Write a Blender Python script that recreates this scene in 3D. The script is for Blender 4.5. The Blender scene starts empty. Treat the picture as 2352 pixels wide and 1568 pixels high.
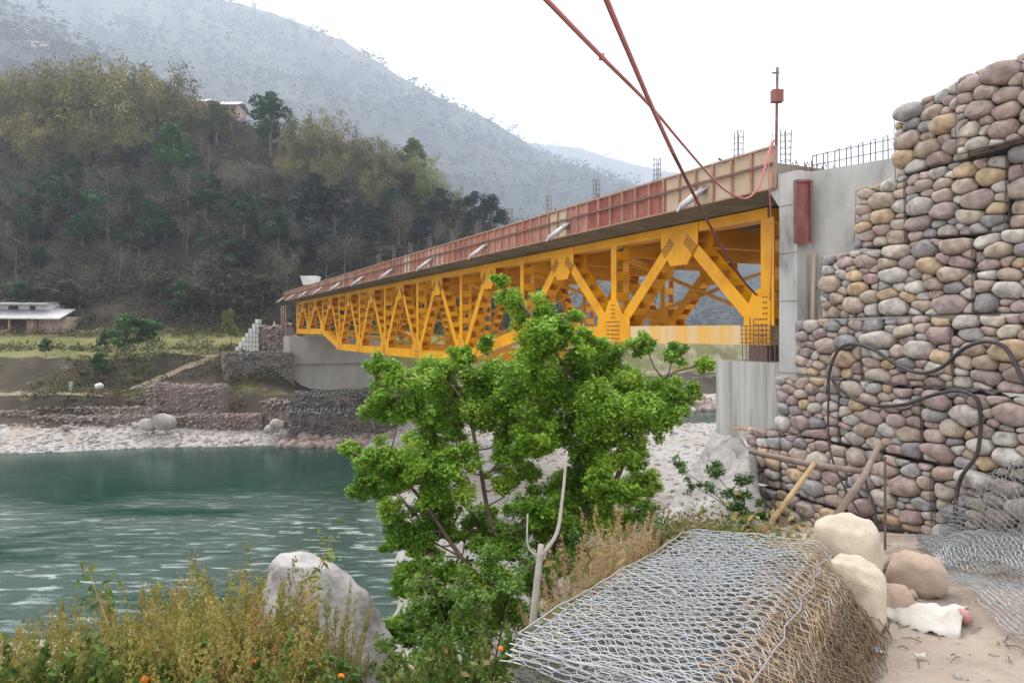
import bpy, math, random
import numpy as np
from mathutils import Vector, noise

# ------------------------------------------------------------------ camera, sky, sun, exposure
F, CX, HY, EZ = 1700.0, 1176.0, 758.0, 9.0        # focal length and horizon in units of a 2352 px wide frame; eye height over the river
scene = bpy.context.scene
col = scene.collection
cam_d = bpy.data.cameras.new('camera'); cam = bpy.data.objects.new('camera', cam_d); col.objects.link(cam)
cam.location = (0, 0, EZ); cam.rotation_euler = (math.radians(90), 0, 0)
cam_d.sensor_width = 36; cam_d.lens = F / 2352 * 36; cam_d.shift_y = -(784 - HY) / 2352
cam_d.clip_start = 0.05; cam_d.clip_end = 6000
scene.camera = cam

SUN_EL, SUN_AZ = 58, -32           # elevation, azimuth from the view direction (left is negative)
w = bpy.data.worlds.new('World'); scene.world = w; w.use_nodes = True
nt = w.node_tree; nt.nodes.clear()
out = nt.nodes.new('ShaderNodeOutputWorld')
sky = nt.nodes.new('ShaderNodeTexSky'); sky.sky_type = 'NISHITA'; sky.sun_disc = False
sky.sun_elevation = math.radians(SUN_EL); sky.sun_rotation = math.radians(SUN_AZ)
sky.dust_density = 6; sky.air_density = 1.2
b1 = nt.nodes.new('ShaderNodeBackground'); b1.inputs[1].default_value = 0.06
b2 = nt.nodes.new('ShaderNodeBackground'); b2.inputs[0].default_value = (1.0, 0.985, 0.965, 1); b2.inputs[1].default_value = 1.3
add = nt.nodes.new('ShaderNodeAddShader')
nt.links.new(sky.outputs[0], b1.inputs[0]); nt.links.new(b1.outputs[0], add.inputs[0]); nt.links.new(b2.outputs[0], add.inputs[1])
nt.links.new(add.outputs[0], out.inputs[0])
sl = bpy.data.lights.new('sun', 'SUN'); sl.energy = 1.2; sl.angle = math.radians(14); sl.color = (1, 0.95, 0.88)
so = bpy.data.objects.new('sun', sl); col.objects.link(so)
el, az = math.radians(SUN_EL), math.radians(SUN_AZ)
sdir = Vector((math.sin(az) * math.cos(el), math.cos(az) * math.cos(el), math.sin(el)))
so.rotation_euler = (-sdir).to_track_quat('-Z', 'Y').to_euler(); so.location = (0, 0, 60)
scene.view_settings.view_transform = 'Standard'; scene.view_settings.look = 'None'
scene.view_settings.exposure = 0.55; scene.view_settings.gamma = 1.0
scene.cycles.use_denoising = True
scene.cycles.max_bounces = 6; scene.cycles.volume_bounces = 1; scene.cycles.transparent_max_bounces = 8

# ------------------------------------------------------------------ helpers
RNG = random.Random(7); NR = np.random.RandomState(11)
ORIG = {}

def at(px, py, Y): return Vector(((px - CX) / F * Y, Y, EZ + (HY - py) / F * Y))
def sstep(a, b, x):
    t = min(1, max(0, (x - a) / (b - a))); return t * t * (3 - 2 * t)
def interp(tab, x):
    if x <= tab[0][0]: return tab[0][1]
    for (a, b), (c, d) in zip(tab, tab[1:]):
        if x <= c: return b + (d - b) * (x - a) / (c - a)
    return tab[-1][1]
def n3(x, y, z=0): return noise.noise(Vector((x, y, z)))
def fbm(x, y, z=0, o=4):
    s, a = 0, 1
    for _ in range(o):
        s += a * n3(x, y, z); x *= 2.03; y *= 2.03; z *= 2.03; a *= .5
    return s

def tag(o, label=None, cat=None, group=None, kind=None):
    if label: o['label'] = label
    if cat: o['category'] = cat
    if group: o['group'] = group
    if kind: o['kind'] = kind
    return o
def thing(name, label, cat, loc, group=None):
    o = bpy.data.objects.new(name, None); col.objects.link(o); o.location = loc
    o.empty_display_size = .2
    ORIG[o] = Vector(loc); return tag(o, label, cat, group)
def link(name, me, mat=None, parent=None, smooth=False):
    o = bpy.data.objects.new(name, me); col.objects.link(o)
    if mat is not None and not me.materials: me.materials.append(mat)
    if smooth: me.polygons.foreach_set('use_smooth', [True] * len(me.polygons))
    if parent is not None:
        o.parent = parent; ORIG[o] = ORIG.get(parent, Vector())
    return o
def np_mesh(name, V, Q):
    V = np.asarray(V, np.float32); Q = np.asarray(Q, np.int32)
    me = bpy.data.meshes.new(name); me.vertices.add(len(V)); me.vertices.foreach_set('co', V.ravel())
    n, k = Q.shape; me.loops.add(n * k); me.loops.foreach_set('vertex_index', Q.ravel())
    me.polygons.add(n); me.polygons.foreach_set('loop_start', np.arange(0, n * k, k, dtype=np.int32))
    me.update(calc_edges=True); return me

class MB:
    def __init__(s): s.v = []; s.f = []
    def poly(s, pts, faces):
        b = len(s.v); s.v += [tuple(p) for p in pts]; s.f += [tuple(b + i for i in f) for f in faces]; return s
    def obox(s, c, ax, h):
        c = Vector(c); X, Y, Z = (Vector(a) * k for a, k in zip(ax, h))
        p = [c + X * i + Y * j + Z * k for k in (-1, 1) for j in (-1, 1) for i in (-1, 1)]
        return s.poly(p, [(0, 2, 3, 1), (4, 5, 7, 6), (0, 1, 5, 4), (2, 6, 7, 3), (0, 4, 6, 2), (1, 3, 7, 5)])
    def box(s, a, b):
        a, b = Vector(a), Vector(b)
        return s.obox((a + b) / 2, ((1, 0, 0), (0, 1, 0), (0, 0, 1)), [abs(q) / 2 for q in (b - a)])
    def beam(s, p, q, wd, ht, side):
        p, q = Vector(p), Vector(q); a = (q - p); L = a.length; a /= L
        sd = Vector(side); sd = (sd - a * sd.dot(a)).normalized(); u = a.cross(sd)
        return s.obox((p + q) / 2, (a, sd, u), (L / 2, wd / 2, ht / 2))
    def tube(s, pts, rad, n=6, cap=True):
        pts = [Vector(p) for p in pts]; m = len(pts)
        if not hasattr(rad, '__len__'): rad = [rad] * m
        b = len(s.v); up = Vector((0.13, 0.21, 1)).normalized(); prev = None
        for i, p in enumerate(pts):
            t = (pts[min(i + 1, m - 1)] - pts[max(i - 1, 0)]).normalized()
            if prev is None:
                x = t.cross(up)
                if x.length < .05: x = t.cross(Vector((1, 0, 0)))
            else: x = prev - t * prev.dot(t)
            x.normalize(); prev = x; y = t.cross(x)
            for k in range(n):
                g = 2 * math.pi * k / n
                s.v.append(tuple(p + (x * math.cos(g) + y * math.sin(g)) * rad[i]))
        for i in range(m - 1):
            for k in range(n):
                k2 = (k + 1) % n; s.f.append((b + i * n + k, b + i * n + k2, b + (i + 1) * n + k2, b + (i + 1) * n + k))
        if cap:
            s.f.append(tuple(b + k for k in reversed(range(n)))); s.f.append(tuple(b + (m - 1) * n + k for k in range(n)))
        return s
    def prism(s, ring, off):
        n = len(ring); off = Vector(off); r = [Vector(p) for p in ring]
        return s.poly(r + [p + off for p in r], [tuple(reversed(range(n))), tuple(range(n, 2 * n))] + [(i, (i + 1) % n, n + (i + 1) % n, n + i) for i in range(n)])
    def build(s, name, mat, parent=None, smooth=False):
        o0 = ORIG.get(parent, Vector()) if parent is not None else Vector()
        me = bpy.data.meshes.new(name); me.from_pydata([(x - o0.x, y - o0.y, z - o0.z) for x, y, z in s.v], [], s.f); me.update()
        return link(name, me, mat, parent, smooth)

def spline(pts, k=6):
    P = [Vector(p) for p in pts]; P = [P[0] * 2 - P[1]] + P + [P[-1] * 2 - P[-2]]; r = []
    for i in range(1, len(P) - 2):
        for j in range(k):
            t = j / k; a, b, c, d = P[i - 1:i + 3]
            r.append(.5 * ((2 * b) + (c - a) * t + (2 * a - 5 * b + 4 * c - d) * t * t + (3 * b - 3 * c + d - a) * t ** 3))
    r.append(P[-2]); return r

# ------------------------------------------------------------------ materials
def M(name, cols, scale=5, rough=.8, bump=0, bscale=None, metal=0, rand=0, transl=0, stretch=(1, 1, 1), detail=5, randramp=False, spec=.3, bdist=.02, contrast=(.3, .7)):
    m = bpy.data.materials.new(name); m.use_nodes = True; t = m.node_tree; N = t.nodes; L = t.links
    bs = N['Principled BSDF']; bs.inputs['Roughness'].default_value = rough; bs.inputs['Metallic'].default_value = metal
    bs.inputs['Specular IOR Level'].default_value = spec
    tc = N.new('ShaderNodeTexCoord'); mp = N.new('ShaderNodeMapping'); mp.inputs['Scale'].default_value = stretch
    geo = N.new('ShaderNodeNewGeometry'); L.new(geo.outputs['Position'], mp.inputs[0])
    nz = N.new('ShaderNodeTexNoise'); nz.inputs['Scale'].default_value = scale; nz.inputs['Detail'].default_value = detail; nz.inputs['Roughness'].default_value = .6
    L.new(mp.outputs[0], nz.inputs['Vector'])
    rp = N.new('ShaderNodeValToRGB'); e = rp.color_ramp.elements
    while len(e) < len(cols): e.new(.5)
    for i, c in enumerate(cols):
        e[i].position = contrast[0] + (contrast[1] - contrast[0]) * i / max(1, len(cols) - 1); e[i].color = (*c, 1)
    oi = N.new('ShaderNodeObjectInfo')
    if randramp:
        for i in range(len(cols)): e[i].position = i / len(cols)
        rp.color_ramp.interpolation = 'CONSTANT'; L.new(oi.outputs['Random'], rp.inputs[0])
        mx = N.new('ShaderNodeMixRGB'); mx.blend_type = 'MULTIPLY'; mx.inputs[0].default_value = 1
        r2 = N.new('ShaderNodeMapRange'); r2.inputs[1].default_value = .25; r2.inputs[2].default_value = .75; r2.inputs[3].default_value = .45; r2.inputs[4].default_value = 1.2
        L.new(nz.outputs[0], r2.inputs[0]); L.new(rp.outputs[0], mx.inputs[1]); L.new(r2.outputs[0], mx.inputs[2]); c_out = mx.outputs[0]
    else:
        L.new(nz.outputs[0], rp.inputs[0]); c_out = rp.outputs[0]
    if rand:
        hs = N.new('ShaderNodeHueSaturation'); mr = N.new('ShaderNodeMapRange'); mr.inputs[3].default_value = 1 - rand; mr.inputs[4].default_value = 1 + rand
        L.new(oi.outputs['Random'], mr.inputs[0]); L.new(mr.outputs[0], hs.inputs['Value'])
        m2 = N.new('ShaderNodeMath'); m2.operation = 'MULTIPLY_ADD'; m2.inputs[1].default_value = rand * .12; m2.inputs[2].default_value = .5 - rand * .06
        mm = N.new('ShaderNodeMath'); mm.operation = 'MULTIPLY'; mm.inputs[1].default_value = 7.31; fr = N.new('ShaderNodeMath'); fr.operation = 'FRACT'
        L.new(oi.outputs['Random'], mm.inputs[0]); L.new(mm.outputs[0], fr.inputs[0]); L.new(fr.outputs[0], m2.inputs[0]); L.new(m2.outputs[0], hs.inputs['Hue'])
        L.new(c_out, hs.inputs['Color']); c_out = hs.outputs[0]
    L.new(c_out, bs.inputs['Base Color'])
    if bump:
        bn = N.new('ShaderNodeTexNoise'); bn.inputs['Scale'].default_value = bscale or scale * 3; bn.inputs['Detail'].default_value = 6
        L.new(mp.outputs[0], bn.inputs['Vector']); bp = N.new('ShaderNodeBump'); bp.inputs['Strength'].default_value = bump; bp.inputs['Distance'].default_value = bdist
        L.new(bn.outputs[0], bp.inputs['Height']); L.new(bp.outputs[0], bs.inputs['Normal'])
    if transl:
        tr = N.new('ShaderNodeBsdfTranslucent'); ms = N.new('ShaderNodeMixShader'); ms.inputs[0].default_value = transl
        L.new(c_out, tr.inputs[0]); L.new(bs.outputs[0], ms.inputs[1]); L.new(tr.outputs[0], ms.inputs[2])
        L.new(ms.outputs[0], N['Material Output'].inputs['Surface'])
    return m

YEL = M('yellow_paint', [(.62, .26, .003), (.76, .345, .003), (.82, .38, .005)], 1.3, .42, .05, 30, spec=.35)
PALE = M('yellow_primer', [(.74, .35, .01), (.72, .42, .12), (.66, .5, .3), (.74, .42, .08), (.66, .46, .22)], 1.1, .5, stretch=(1, 1, .03), detail=3)
APRON = M('rough_concrete', [(.2, .19, .185), (.3, .285, .27), (.4, .385, .365)], 2.5, .95, .7, 12, bdist=.06, detail=9)
STEELGREY = M('galvanised_pipe', [(.36, .36, .38), (.5, .5, .52)], 6, .45, metal=.3)
CONC = M('concrete', [(.2, .195, .185), (.35, .345, .33), (.42, .415, .4), (.48, .475, .46)], 1.7, .9, .35, 16, detail=9, stretch=(1, 1, .45))
CONCV = M('concrete_streaked', [(.25, .245, .22), (.4, .39, .36), (.5, .49, .46)], 2.2, .9, .2, 14, stretch=(2.2, 2.2, .16))
CONCD = M('deck_concrete', [(.13, .115, .09), (.2, .18, .145), (.26, .235, .19)], .9, .9, .2, 10)
CONCF = M('far_pier_concrete', [(.24, .225, .2), (.32, .305, .28), (.4, .385, .36)], .35, .9, stretch=(1, 1, .6))
PLY = M('red_plywood', [(.36, .13, .1), (.45, .2, .16), (.3, .09, .07), (.5, .3, .25), (.38, .15, .1)], 9, .75, rand=.12, randramp=True, stretch=(1, 1, .3))
TIMB = M('formwork_timber', [(.3, .17, .11), (.42, .27, .18)], 7, .8, stretch=(1, 1, .3))
TAN = M('tan_plywood', [(.42, .31, .22), (.5, .4, .3)], 4, .8, stretch=(1, 1, .3))
RUST = M('rusty_steel', [(.09, .055, .045), (.17, .1, .08), (.22, .13, .1)], 14, .8, .1)
REBAR = M('rebar', [(.12, .1, .1), (.2, .17, .16)], 20, .7)
REDPANEL = M('red_steel_form', [(.13, .045, .04), (.22, .075, .065), (.28, .13, .11)], 5, .6, .1, stretch=(1, 1, .4))
ROPE = M('red_rope', [(.4, .13, .13), (.5, .21, .2)], 40, .7)
ROPED = M('dark_rope', [(.1, .035, .03), (.3, .1, .09)], 9, .7)
STONE = M('river_stone', [(.46, .38, .295), (.42, .33, .265), (.42, .35, .3), (.48, .42, .345), (.35, .275, .255), (.37, .295, .27), (.44, .4, .36), (.33, .32, .31), (.46, .345, .225), (.37, .285, .265), (.47, .44, .4), (.41, .32, .275), (.25, .235, .235), (.33, .24, .22)], 7, .88, .35, 26, randramp=True, rand=.1)
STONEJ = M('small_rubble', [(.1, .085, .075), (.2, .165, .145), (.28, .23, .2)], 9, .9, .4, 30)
FARSTONE = M('far_gabion_stone', [(.06, .046, .04), (.17, .13, .11), (.26, .2, .175), (.42, .37, .34)], 1.9, .9, contrast=(.25, .75), detail=3)
FARDARK = M('dark_gabion_stone', [(.035, .036, .036), (.085, .085, .08), (.17, .165, .155), (.4, .38, .35)], 2.2, .9, contrast=(.25, .8), detail=3)
PALESTONE = M('pale_stone_blocks', [(.42, .42, .42), (.58, .58, .57)], 2.5, .9, .3, 9)
BOULDER = M('pale_boulder', [(.17, .16, .155), (.34, .325, .315), (.42, .4, .385), (.46, .44, .425)], 3.2, .9, .8, 9, bdist=.05, detail=10)
ROCKS = M('river_rock', [(.15, .13, .12), (.3, .275, .255), (.43, .4, .375)], .8, .9, .2)
WIRE = M('galvanised_wire', [(.2, .21, .22), (.31, .33, .345), (.27, .25, .22)], 3, .5, metal=.3)
WIREB = M('rusted_wire', [(.2, .13, .08), (.34, .25, .16), (.42, .36, .28)], 6, .7, metal=.1)
WIRESH = M('shaded_wire', [(.09, .085, .08), (.17, .16, .15)], 5, .7, metal=.2)  # galvanised wire painted dark to stand for shade on the lower nets
WIREBSH = M('shaded_rusted_wire', [(.1, .065, .04), (.2, .14, .085)], 6, .8)  # rusted wire with the shade of the lower nets painted into its colour
WIRED = M('dark_wire', [(.06, .055, .055), (.14, .12, .11)], 6, .7)
HOSE = M('black_hose', [(.025, .022, .022), (.07, .06, .06)], 4, .55)
BAMBOOP = M('bamboo_pole', [(.3, .2, .1), (.44, .31, .17)], 9, .6)
POLEW = M('grey_timber_pole', [(.16, .12, .1), (.27, .21, .17)], 8, .8)
SACK1 = M('cream_sack', [(.36, .3, .225), (.46, .39, .3), (.5, .44, .35)], 5, .85, .3, 60)
SACK2 = M('brown_sack', [(.27, .2, .15), (.38, .29, .22)], 5, .85, .3, 60)
SACKW = M('white_sack', [(.42, .39, .35), (.56, .53, .49)], 5, .8, .2, 50)
SACKI = M('sack_inside', [(.35, .16, .16), (.5, .3, .28)], 9, .8)
BLUE = M('blue_plastic', [(.01, .16, .6), (.03, .3, .8)], 8, .4)
PAPER = M('pale_wrapper', [(.5, .56, .62), (.68, .72, .76)], 9, .5)
BARK = M('bark', [(.1, .07, .05), (.19, .14, .1)], 12, .9, .4)
BARKP = M('pale_bark', [(.3, .26, .23), (.45, .41, .38)], 14, .85, .3)
BARKG = M('grey_trunk', [(.09, .08, .07), (.17, .15, .135)], 3, .9)
LEAF = M('bright_leaf', [(.08, .19, .018), (.22, .39, .038), (.42, .56, .085)], 1.9, .5, transl=.35, spec=.3)
LEAFM = M('mid_green_leaf', [(.04, .11, .014), (.1, .2, .026), (.2, .31, .05)], 2.4, .5, transl=.33)
LEAFD = M('shrub_leaf', [(.03, .085, .014), (.06, .15, .02), (.12, .2, .04)], 3, .5, transl=.3)
WEED = M('weed_olive', [(.1, .1, .02), (.21, .195, .04), (.31, .26, .075), (.26, .16, .06)], 2.5, .7, transl=.3, rand=.15)
STRAW = M('dry_straw', [(.26, .16, .07), (.42, .29, .15), (.5, .38, .22)], 3, .8, transl=.25)
WEEDG = M('weed_green', [(.05, .11, .02), (.12, .18, .035), (.22, .24, .06)], 4, .6, transl=.3, rand=.12)
STEM = M('weed_stem', [(.2, .13, .05), (.32, .22, .1)], 6, .8)
FLOWER = M('orange_flower', [(.8, .16, .015), (.9, .3, .02)], 30, .6)
FGREEN = M('forest_green', [(.014, .055, .02), (.035, .105, .036), (.075, .17, .06)], .9, .7, transl=.2, rand=.28)
FBRIGHT = M('field_tree_green', [(.02, .075, .014), (.05, .14, .025), (.085, .2, .04)], .9, .7, transl=.2, rand=.15)
FBAMB = M('bamboo_foliage', [(.065, .062, .024), (.16, .145, .05), (.31, .27, .1)], .25, .8, transl=.25, rand=.22)
FYEL = M('yellow_green_foliage', [(.08, .1, .022), (.15, .17, .04), (.2, .2, .07)], .5, .8, transl=.25, rand=.2)
FDRY = M('dry_foliage', [(.055, .045, .034), (.1, .085, .06), (.15, .125, .085)], .4, .9, transl=.15, rand=.25)
FBLUE = M('dark_evergreen', [(.012, .022, .018), (.03, .045, .036), (.05, .065, .055)], .6, .8, transl=.15, rand=.25)
SCRUB = M('slope_scrub', [(.012, .015, .008), (.03, .028, .018), (.055, .044, .03), (.026, .038, .015), (.065, .052, .036)], .16, .9, transl=.15, contrast=(.28, .72))
HAZEWOOD = M('distant_wood', [(.015, .022, .015), (.035, .045, .028), (.07, .065, .045)], .006, .95)
ROOF = M('corrugated_roof', [(.27, .27, .285), (.4, .4, .415)], .8, .5, metal=.2)
HWALL = M('brick_house_wall', [(.3, .21, .17), (.4, .3, .25)], 2, .9)
HDARK = M('dark_timber', [(.03, .02, .018), (.09, .04, .035)], 2, .9)
HWHITE = M('whitewash', [(.5, .5, .5), (.62, .62, .62)], 1, .9)
MUD = M('red_mud', [(.3, .18, .13), (.42, .27, .2)], 1, .95)

def terrain_mat():
    m = bpy.data.materials.new('ground'); m.use_nodes = True; t = m.node_tree; N = t.nodes; L = t.links
    bs = N['Principled BSDF']; bs.inputs['Roughness'].default_value = .95; bs.inputs['Specular IOR Level'].default_value = .15
    geo = N.new('ShaderNodeNewGeometry')
    def nz(s, d=6, r=.62):
        q = N.new('ShaderNodeTexNoise'); q.inputs['Scale'].default_value = s; q.inputs['Detail'].default_value = d; q.inputs['Roughness'].default_value = r
        L.new(geo.outputs['Position'], q.inputs['Vector']); return q.outputs[0]
    def ramp(f, cols, a=.3, b=.7):
        q = N.new('ShaderNodeValToRGB'); e = q.color_ramp.elements
        while len(e) < len(cols): e.new(.5)
        for i, c in enumerate(cols): e[i].position = a + (b - a) * i / (len(cols) - 1); e[i].color = (*c, 1)
        L.new(f, q.inputs[0]); return q.outputs[0]
    at_ = N.new('ShaderNodeVertexColor'); at_.layer_name = 'zone'
    sp = N.new('ShaderNodeSeparateColor'); L.new(at_.outputs[0], sp.inputs[0])
    dirt = ramp(nz(.7, 10, .7), [(.17, .135, .11), (.33, .27, .22), (.47, .4, .335)])
    grav = ramp(nz(2.2, 10, .75), [(.2, .185, .175), (.33, .315, .295), (.43, .41, .39)])
    tanp = ramp(nz(1.4, 8), [(.24, .19, .15), (.38, .31, .25)])
    fld = ramp(nz(.25, 5), [(.07, .085, .025), (.14, .14, .05), (.2, .17, .08)])
    frs = ramp(nz(.11, 8, .7), [(.016, .016, .01), (.038, .032, .022), (.07, .054, .038), (.028, .036, .016)])
    def mix(a, b, f):
        q = N.new('ShaderNodeMixRGB'); L.new(f, q.inputs[0]); L.new(a, q.inputs[1]); L.new(b, q.inputs[2]); return q.outputs[0]
    def edge(f, n):
        q = N.new('ShaderNodeMath'); q.operation = 'ADD'; L.new(f, q.inputs[0])
        r = N.new('ShaderNodeMapRange'); r.inputs[1].default_value = .3; r.inputs[2].default_value = .7; r.inputs[3].default_value = -.25; r.inputs[4].default_value = .25
        L.new(n, r.inputs[0]); L.new(r.outputs[0], q.inputs[1])
        s = N.new('ShaderNodeMapRange'); s.inputs[1].default_value = .35; s.inputs[2].default_value = .65; L.new(q.outputs[0], s.inputs[0]); return s.outputs[0]
    en = nz(.5, 5)
    c = mix(dirt, frs, edge(sp.outputs[2], en)); c = mix(c, fld, edge(sp.outputs[1], en)); gm = N.new('ShaderNodeMapRange'); gm.inputs[1].default_value = .5; gm.inputs[2].default_value = .66; L.new(nz(.16, 5), gm.inputs[0]); grav = mix(grav, tanp, gm.outputs[0])
    c = mix(c, grav, edge(sp.outputs[0], en))
    L.new(c, bs.inputs['Base Color'])
    bp = N.new('ShaderNodeBump'); bp.inputs['Strength'].default_value = .6; bp.inputs['Distance'].default_value = .08
    L.new(nz(5, 9, .7), bp.inputs['Height']); L.new(bp.outputs[0], bs.inputs['Normal'])
    return m

def water_mat():
    m = bpy.data.materials.new('river_water'); m.use_nodes = True; t = m.node_tree; N = t.nodes; L = t.links
    bs = N['Principled BSDF']; bs.inputs['Roughness'].default_value = .06; bs.inputs['IOR'].default_value = 1.33; bs.inputs['Specular IOR Level'].default_value = .36
    geo = N.new('ShaderNodeNewGeometry')
    def nz(scale, st, d=4, rot=0):
        mp = N.new('ShaderNodeMapping'); mp.inputs['Scale'].default_value = st; mp.inputs['Rotation'].default_value = (0, 0, rot); L.new(geo.outputs['Position'], mp.inputs[0])
        q = N.new('ShaderNodeTexNoise'); q.inputs['Scale'].default_value = scale; q.inputs['Detail'].default_value = d; q.inputs['Roughness'].default_value = .6
        q.inputs['Distortion'].default_value = .4
        L.new(mp.outputs[0], q.inputs['Vector']); return q.outputs[0]
    patch = nz(.055, (1, 1.6, 1), 3, .35)
    pr = N.new('ShaderNodeMapRange'); pr.inputs[1].default_value = .4; pr.inputs[2].default_value = .56; pr.inputs[3].default_value = .12; pr.inputs[4].default_value = 1.0; L.new(patch, pr.inputs[0])
    # riffle near the gravel bar: rougher in the middle of the stream, calm by the far beach
    sx = N.new('ShaderNodeSeparateXYZ'); L.new(geo.outputs['Position'], sx.inputs[0])
    far = N.new('ShaderNodeMapRange'); far.inputs[1].default_value = 33; far.inputs[2].default_value = 42; far.inputs[3].default_value = 1; far.inputs[4].default_value = .08; L.new(sx.outputs[1], far.inputs[0])
    mu = N.new('ShaderNodeMath'); mu.operation = 'MULTIPLY'; L.new(pr.outputs[0], mu.inputs[0]); L.new(far.outputs[0], mu.inputs[1])
    h1 = nz(2.3, (.3, 1.05, 1), 7, .25)
    cr = N.new('ShaderNodeValToRGB'); e = cr.color_ramp.elements; e[0].color = (.004, .032, .022, 1); e[1].color = (.008, .055, .04, 1); L.new(patch, cr.inputs[0])
    # broken water on the crests of the riffle
    fo = N.new('ShaderNodeMapRange'); fo.inputs[1].default_value = .54; fo.inputs[2].default_value = .66; L.new(h1, fo.inputs[0])
    fm = N.new('ShaderNodeMath'); fm.operation = 'MULTIPLY'; L.new(fo.outputs[0], fm.inputs[0]); L.new(mu.outputs[0], fm.inputs[1])
    mx = N.new('ShaderNodeMixRGB'); L.new(fm.outputs[0], mx.inputs[0]); L.new(cr.outputs[0], mx.inputs[1]); mx.inputs[2].default_value = (.46, .55, .54, 1)
    L.new(mx.outputs[0], bs.inputs['Base Color'])
    bp = N.new('ShaderNodeBump'); bp.inputs['Distance'].default_value = .3; L.new(mu.outputs[0], bp.inputs['Strength']); L.new(h1, bp.inputs['Height'])
    h2 = nz(6, (.6, 1.1, 1), 4, .1); b2 = N.new('ShaderNodeBump'); b2.inputs['Distance'].default_value = .02; b2.inputs['Strength'].default_value = .35
    L.new(h2, b2.inputs['Height']); L.new(bp.outputs[0], b2.inputs['Normal']); L.new(b2.outputs[0], bs.inputs['Normal'])
    return m

# ------------------------------------------------------------------ terrain
YFAR = [(-300, 46), (-80, 51), (-38, 54.3), (-26, 57.3), (-18, 58.6), (-13, 58.5), (-4, 60), (2, 68), (10, 77), (25, 86), (60, 112), (200, 190)]
FARP = [(-8, -1.4), (-1.5, -.25), (0, .08), (4, .9), (6, 1.2), (8.5, 2.4), (9.5, 3.2), (12, 3.6), (16.5, 6.3), (19, 6.7), (30, 7.5), (40, 9.0), (400, 11)]
NL = [(-50, 7.4), (1.6, 7.3), (2.6, 6.9), (4.5, 6.05), (6, 5.5), (9, 4.3), (13, 2.6), (17, 1.2), (20, .35), (22, -.1), (26, -1.2), (30, -1.4)]
NRT = [(-50, 7.3), (4.8, 7.25), (6.2, 7.0), (8, 6.6), (11, 5.95), (13, 5.5), (16, 5.0), (19, 3.8), (23, 2.0), (28, 1.0), (34, .75), (60, .8), (68, .45), (74, -.5), (90, -1.2)]
RIDGE = [(-900, 190), (-300, 190), (0, 235), (300, 250), (480, 258), (600, 300), (750, 345), (900, 405), (1000, 455), (1100, 515), (1200, 575), (1300, 650), (1400, 715), (1600, 745), (3000, 748)]
RDEP = [(-900, 175), (480, 168), (750, 162), (1000, 152), (1200, 145), (3000, 150)]
def height(x, y):
    wR = sstep(-.8, .5, x - .25 * (y - 3))
    barx = interp([(20, -3.2), (28, -4.8), (38, -7), (49, -10.5), (56, -11.8), (62, -11)], y)
    z = interp(NL, y) * (1 - wR) + interp(NRT, y) * wR
    if y > 20:
        bar = interp(NRT, y); k = sstep(-1.5, 2.2, x - barx + .9 * n3(x * .3, y * .3))
        z = max(z, -1.4 + (bar + 1.4) * k) if x > barx - 3 else z
    d = y - interp(YFAR, x) + .7 * n3(x * .13, y * .13, 3)
    zf = interp(FARP, d)
    if x > -24: zf = zf + (min(zf, 2.9) - zf) * sstep(-24, -20, x) * (1 - sstep(20, 24, d))
    if d > 12 : zf += .35 * n3(x * .11, y * .2, 5)
    if d > 4 and d < 18: zf += .35 * fbm(x * .35, y * .5, 9, 3)
    z = max(z, zf) if d > -8 else z
    if y > 60:
        px = CX + F * x / y; yb = interp(YFAR, x) + 38; yr = interp(RDEP, px); zr = EZ + (HY - interp(RIDGE, px)) / F * yr
        if y > yb and yr > yb + 8:
            s = (y - yb) / (yr - yb)
            if s <= 1:
                zz = 8.6 + (zr - 8.6) * (s ** 1.12 + .03 * math.sin(s * 21)) + 1.6 * fbm(x * .06, y * .06, 2, 4) * min(1, s * 6)
            else: zz = zr - (y - yr) * .12 + 1.6 * fbm(x * .06, y * .06, 2, 4)
            if px > 1150: zz = zz * (1 - sstep(1150, 1420, px)) + z * sstep(1150, 1420, px)
            z = max(z, zz) if px < 1150 else zz
    if -2 < y < 22: z += .05 * fbm(x * 1.3, y * 1.3, 1, 4)
    elif z > 0: z += .1 * fbm(x * .7, y * .7, 4, 3)
    return z
def zone(x, y, z):
    d = y - interp(YFAR, x); g = f = r = 0
    if d > 38.5: r = 1
    elif d > 17: f = 1 if x < -6 else .6
    elif d > -6 and d < 5.5: g = 1
    elif 5.5 <= d < 17: r = .8; f = .45 if 9.5 < d < 12.5 else .2
    if d <= -6 and y > 19: g = 1
    if x < -1 and y < 19: f = .25; r = .35
    return g, f, r
ys = list(np.concatenate([np.linspace(-12, 2, 15), np.linspace(2.3, 24, 75), np.linspace(24.6, 100, 120), 100 + 300 * (np.linspace(.004, 1, 110) ** 1.35), np.linspace(430, 4200, 24)]))
us = np.linspace(-1, 1, 241)
V, C = [], []
for y in ys:
    half = 30 + max(0, y) * 1.25
    for u in us:
        x = half * (u * .75 + .25 * u ** 3); z = height(x, y)
        V.append((x, y, z)); C.append((*zone(x, y, z), 1))
nx, ny = len(us), len(ys)
idx = np.arange(nx * ny).reshape(ny, nx)
Q = np.stack([idx[:-1, :-1], idx[:-1, 1:], idx[1:, 1:], idx[1:, :-1]], -1).reshape(-1, 4)
me = np_mesh('ground', V, Q)
ca = me.color_attributes.new('zone', 'FLOAT_COLOR', 'POINT'); ca.data.foreach_set('color', np.array(C, np.float32).ravel())
tag(link('ground', me, terrain_mat(), smooth=True), kind='structure')
wv = np_mesh('river', [(-260, 4, 0), (150, 4, 0), (150, 150, 0), (-260, 150, 0)], [(0, 1, 2, 3)])
tag(link('river', wv, water_mat()), kind='structure')

def ghit(px, py, y0=2.0, y1=400):
    y = y0
    while y < y1:
        p = at(px, py, y)
        if p.z <= height(p.x, p.y): return Vector((p.x, p.y, height(p.x, p.y)))
        y += .05 + y * .004
    p = at(px, py, y1); return p

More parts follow.
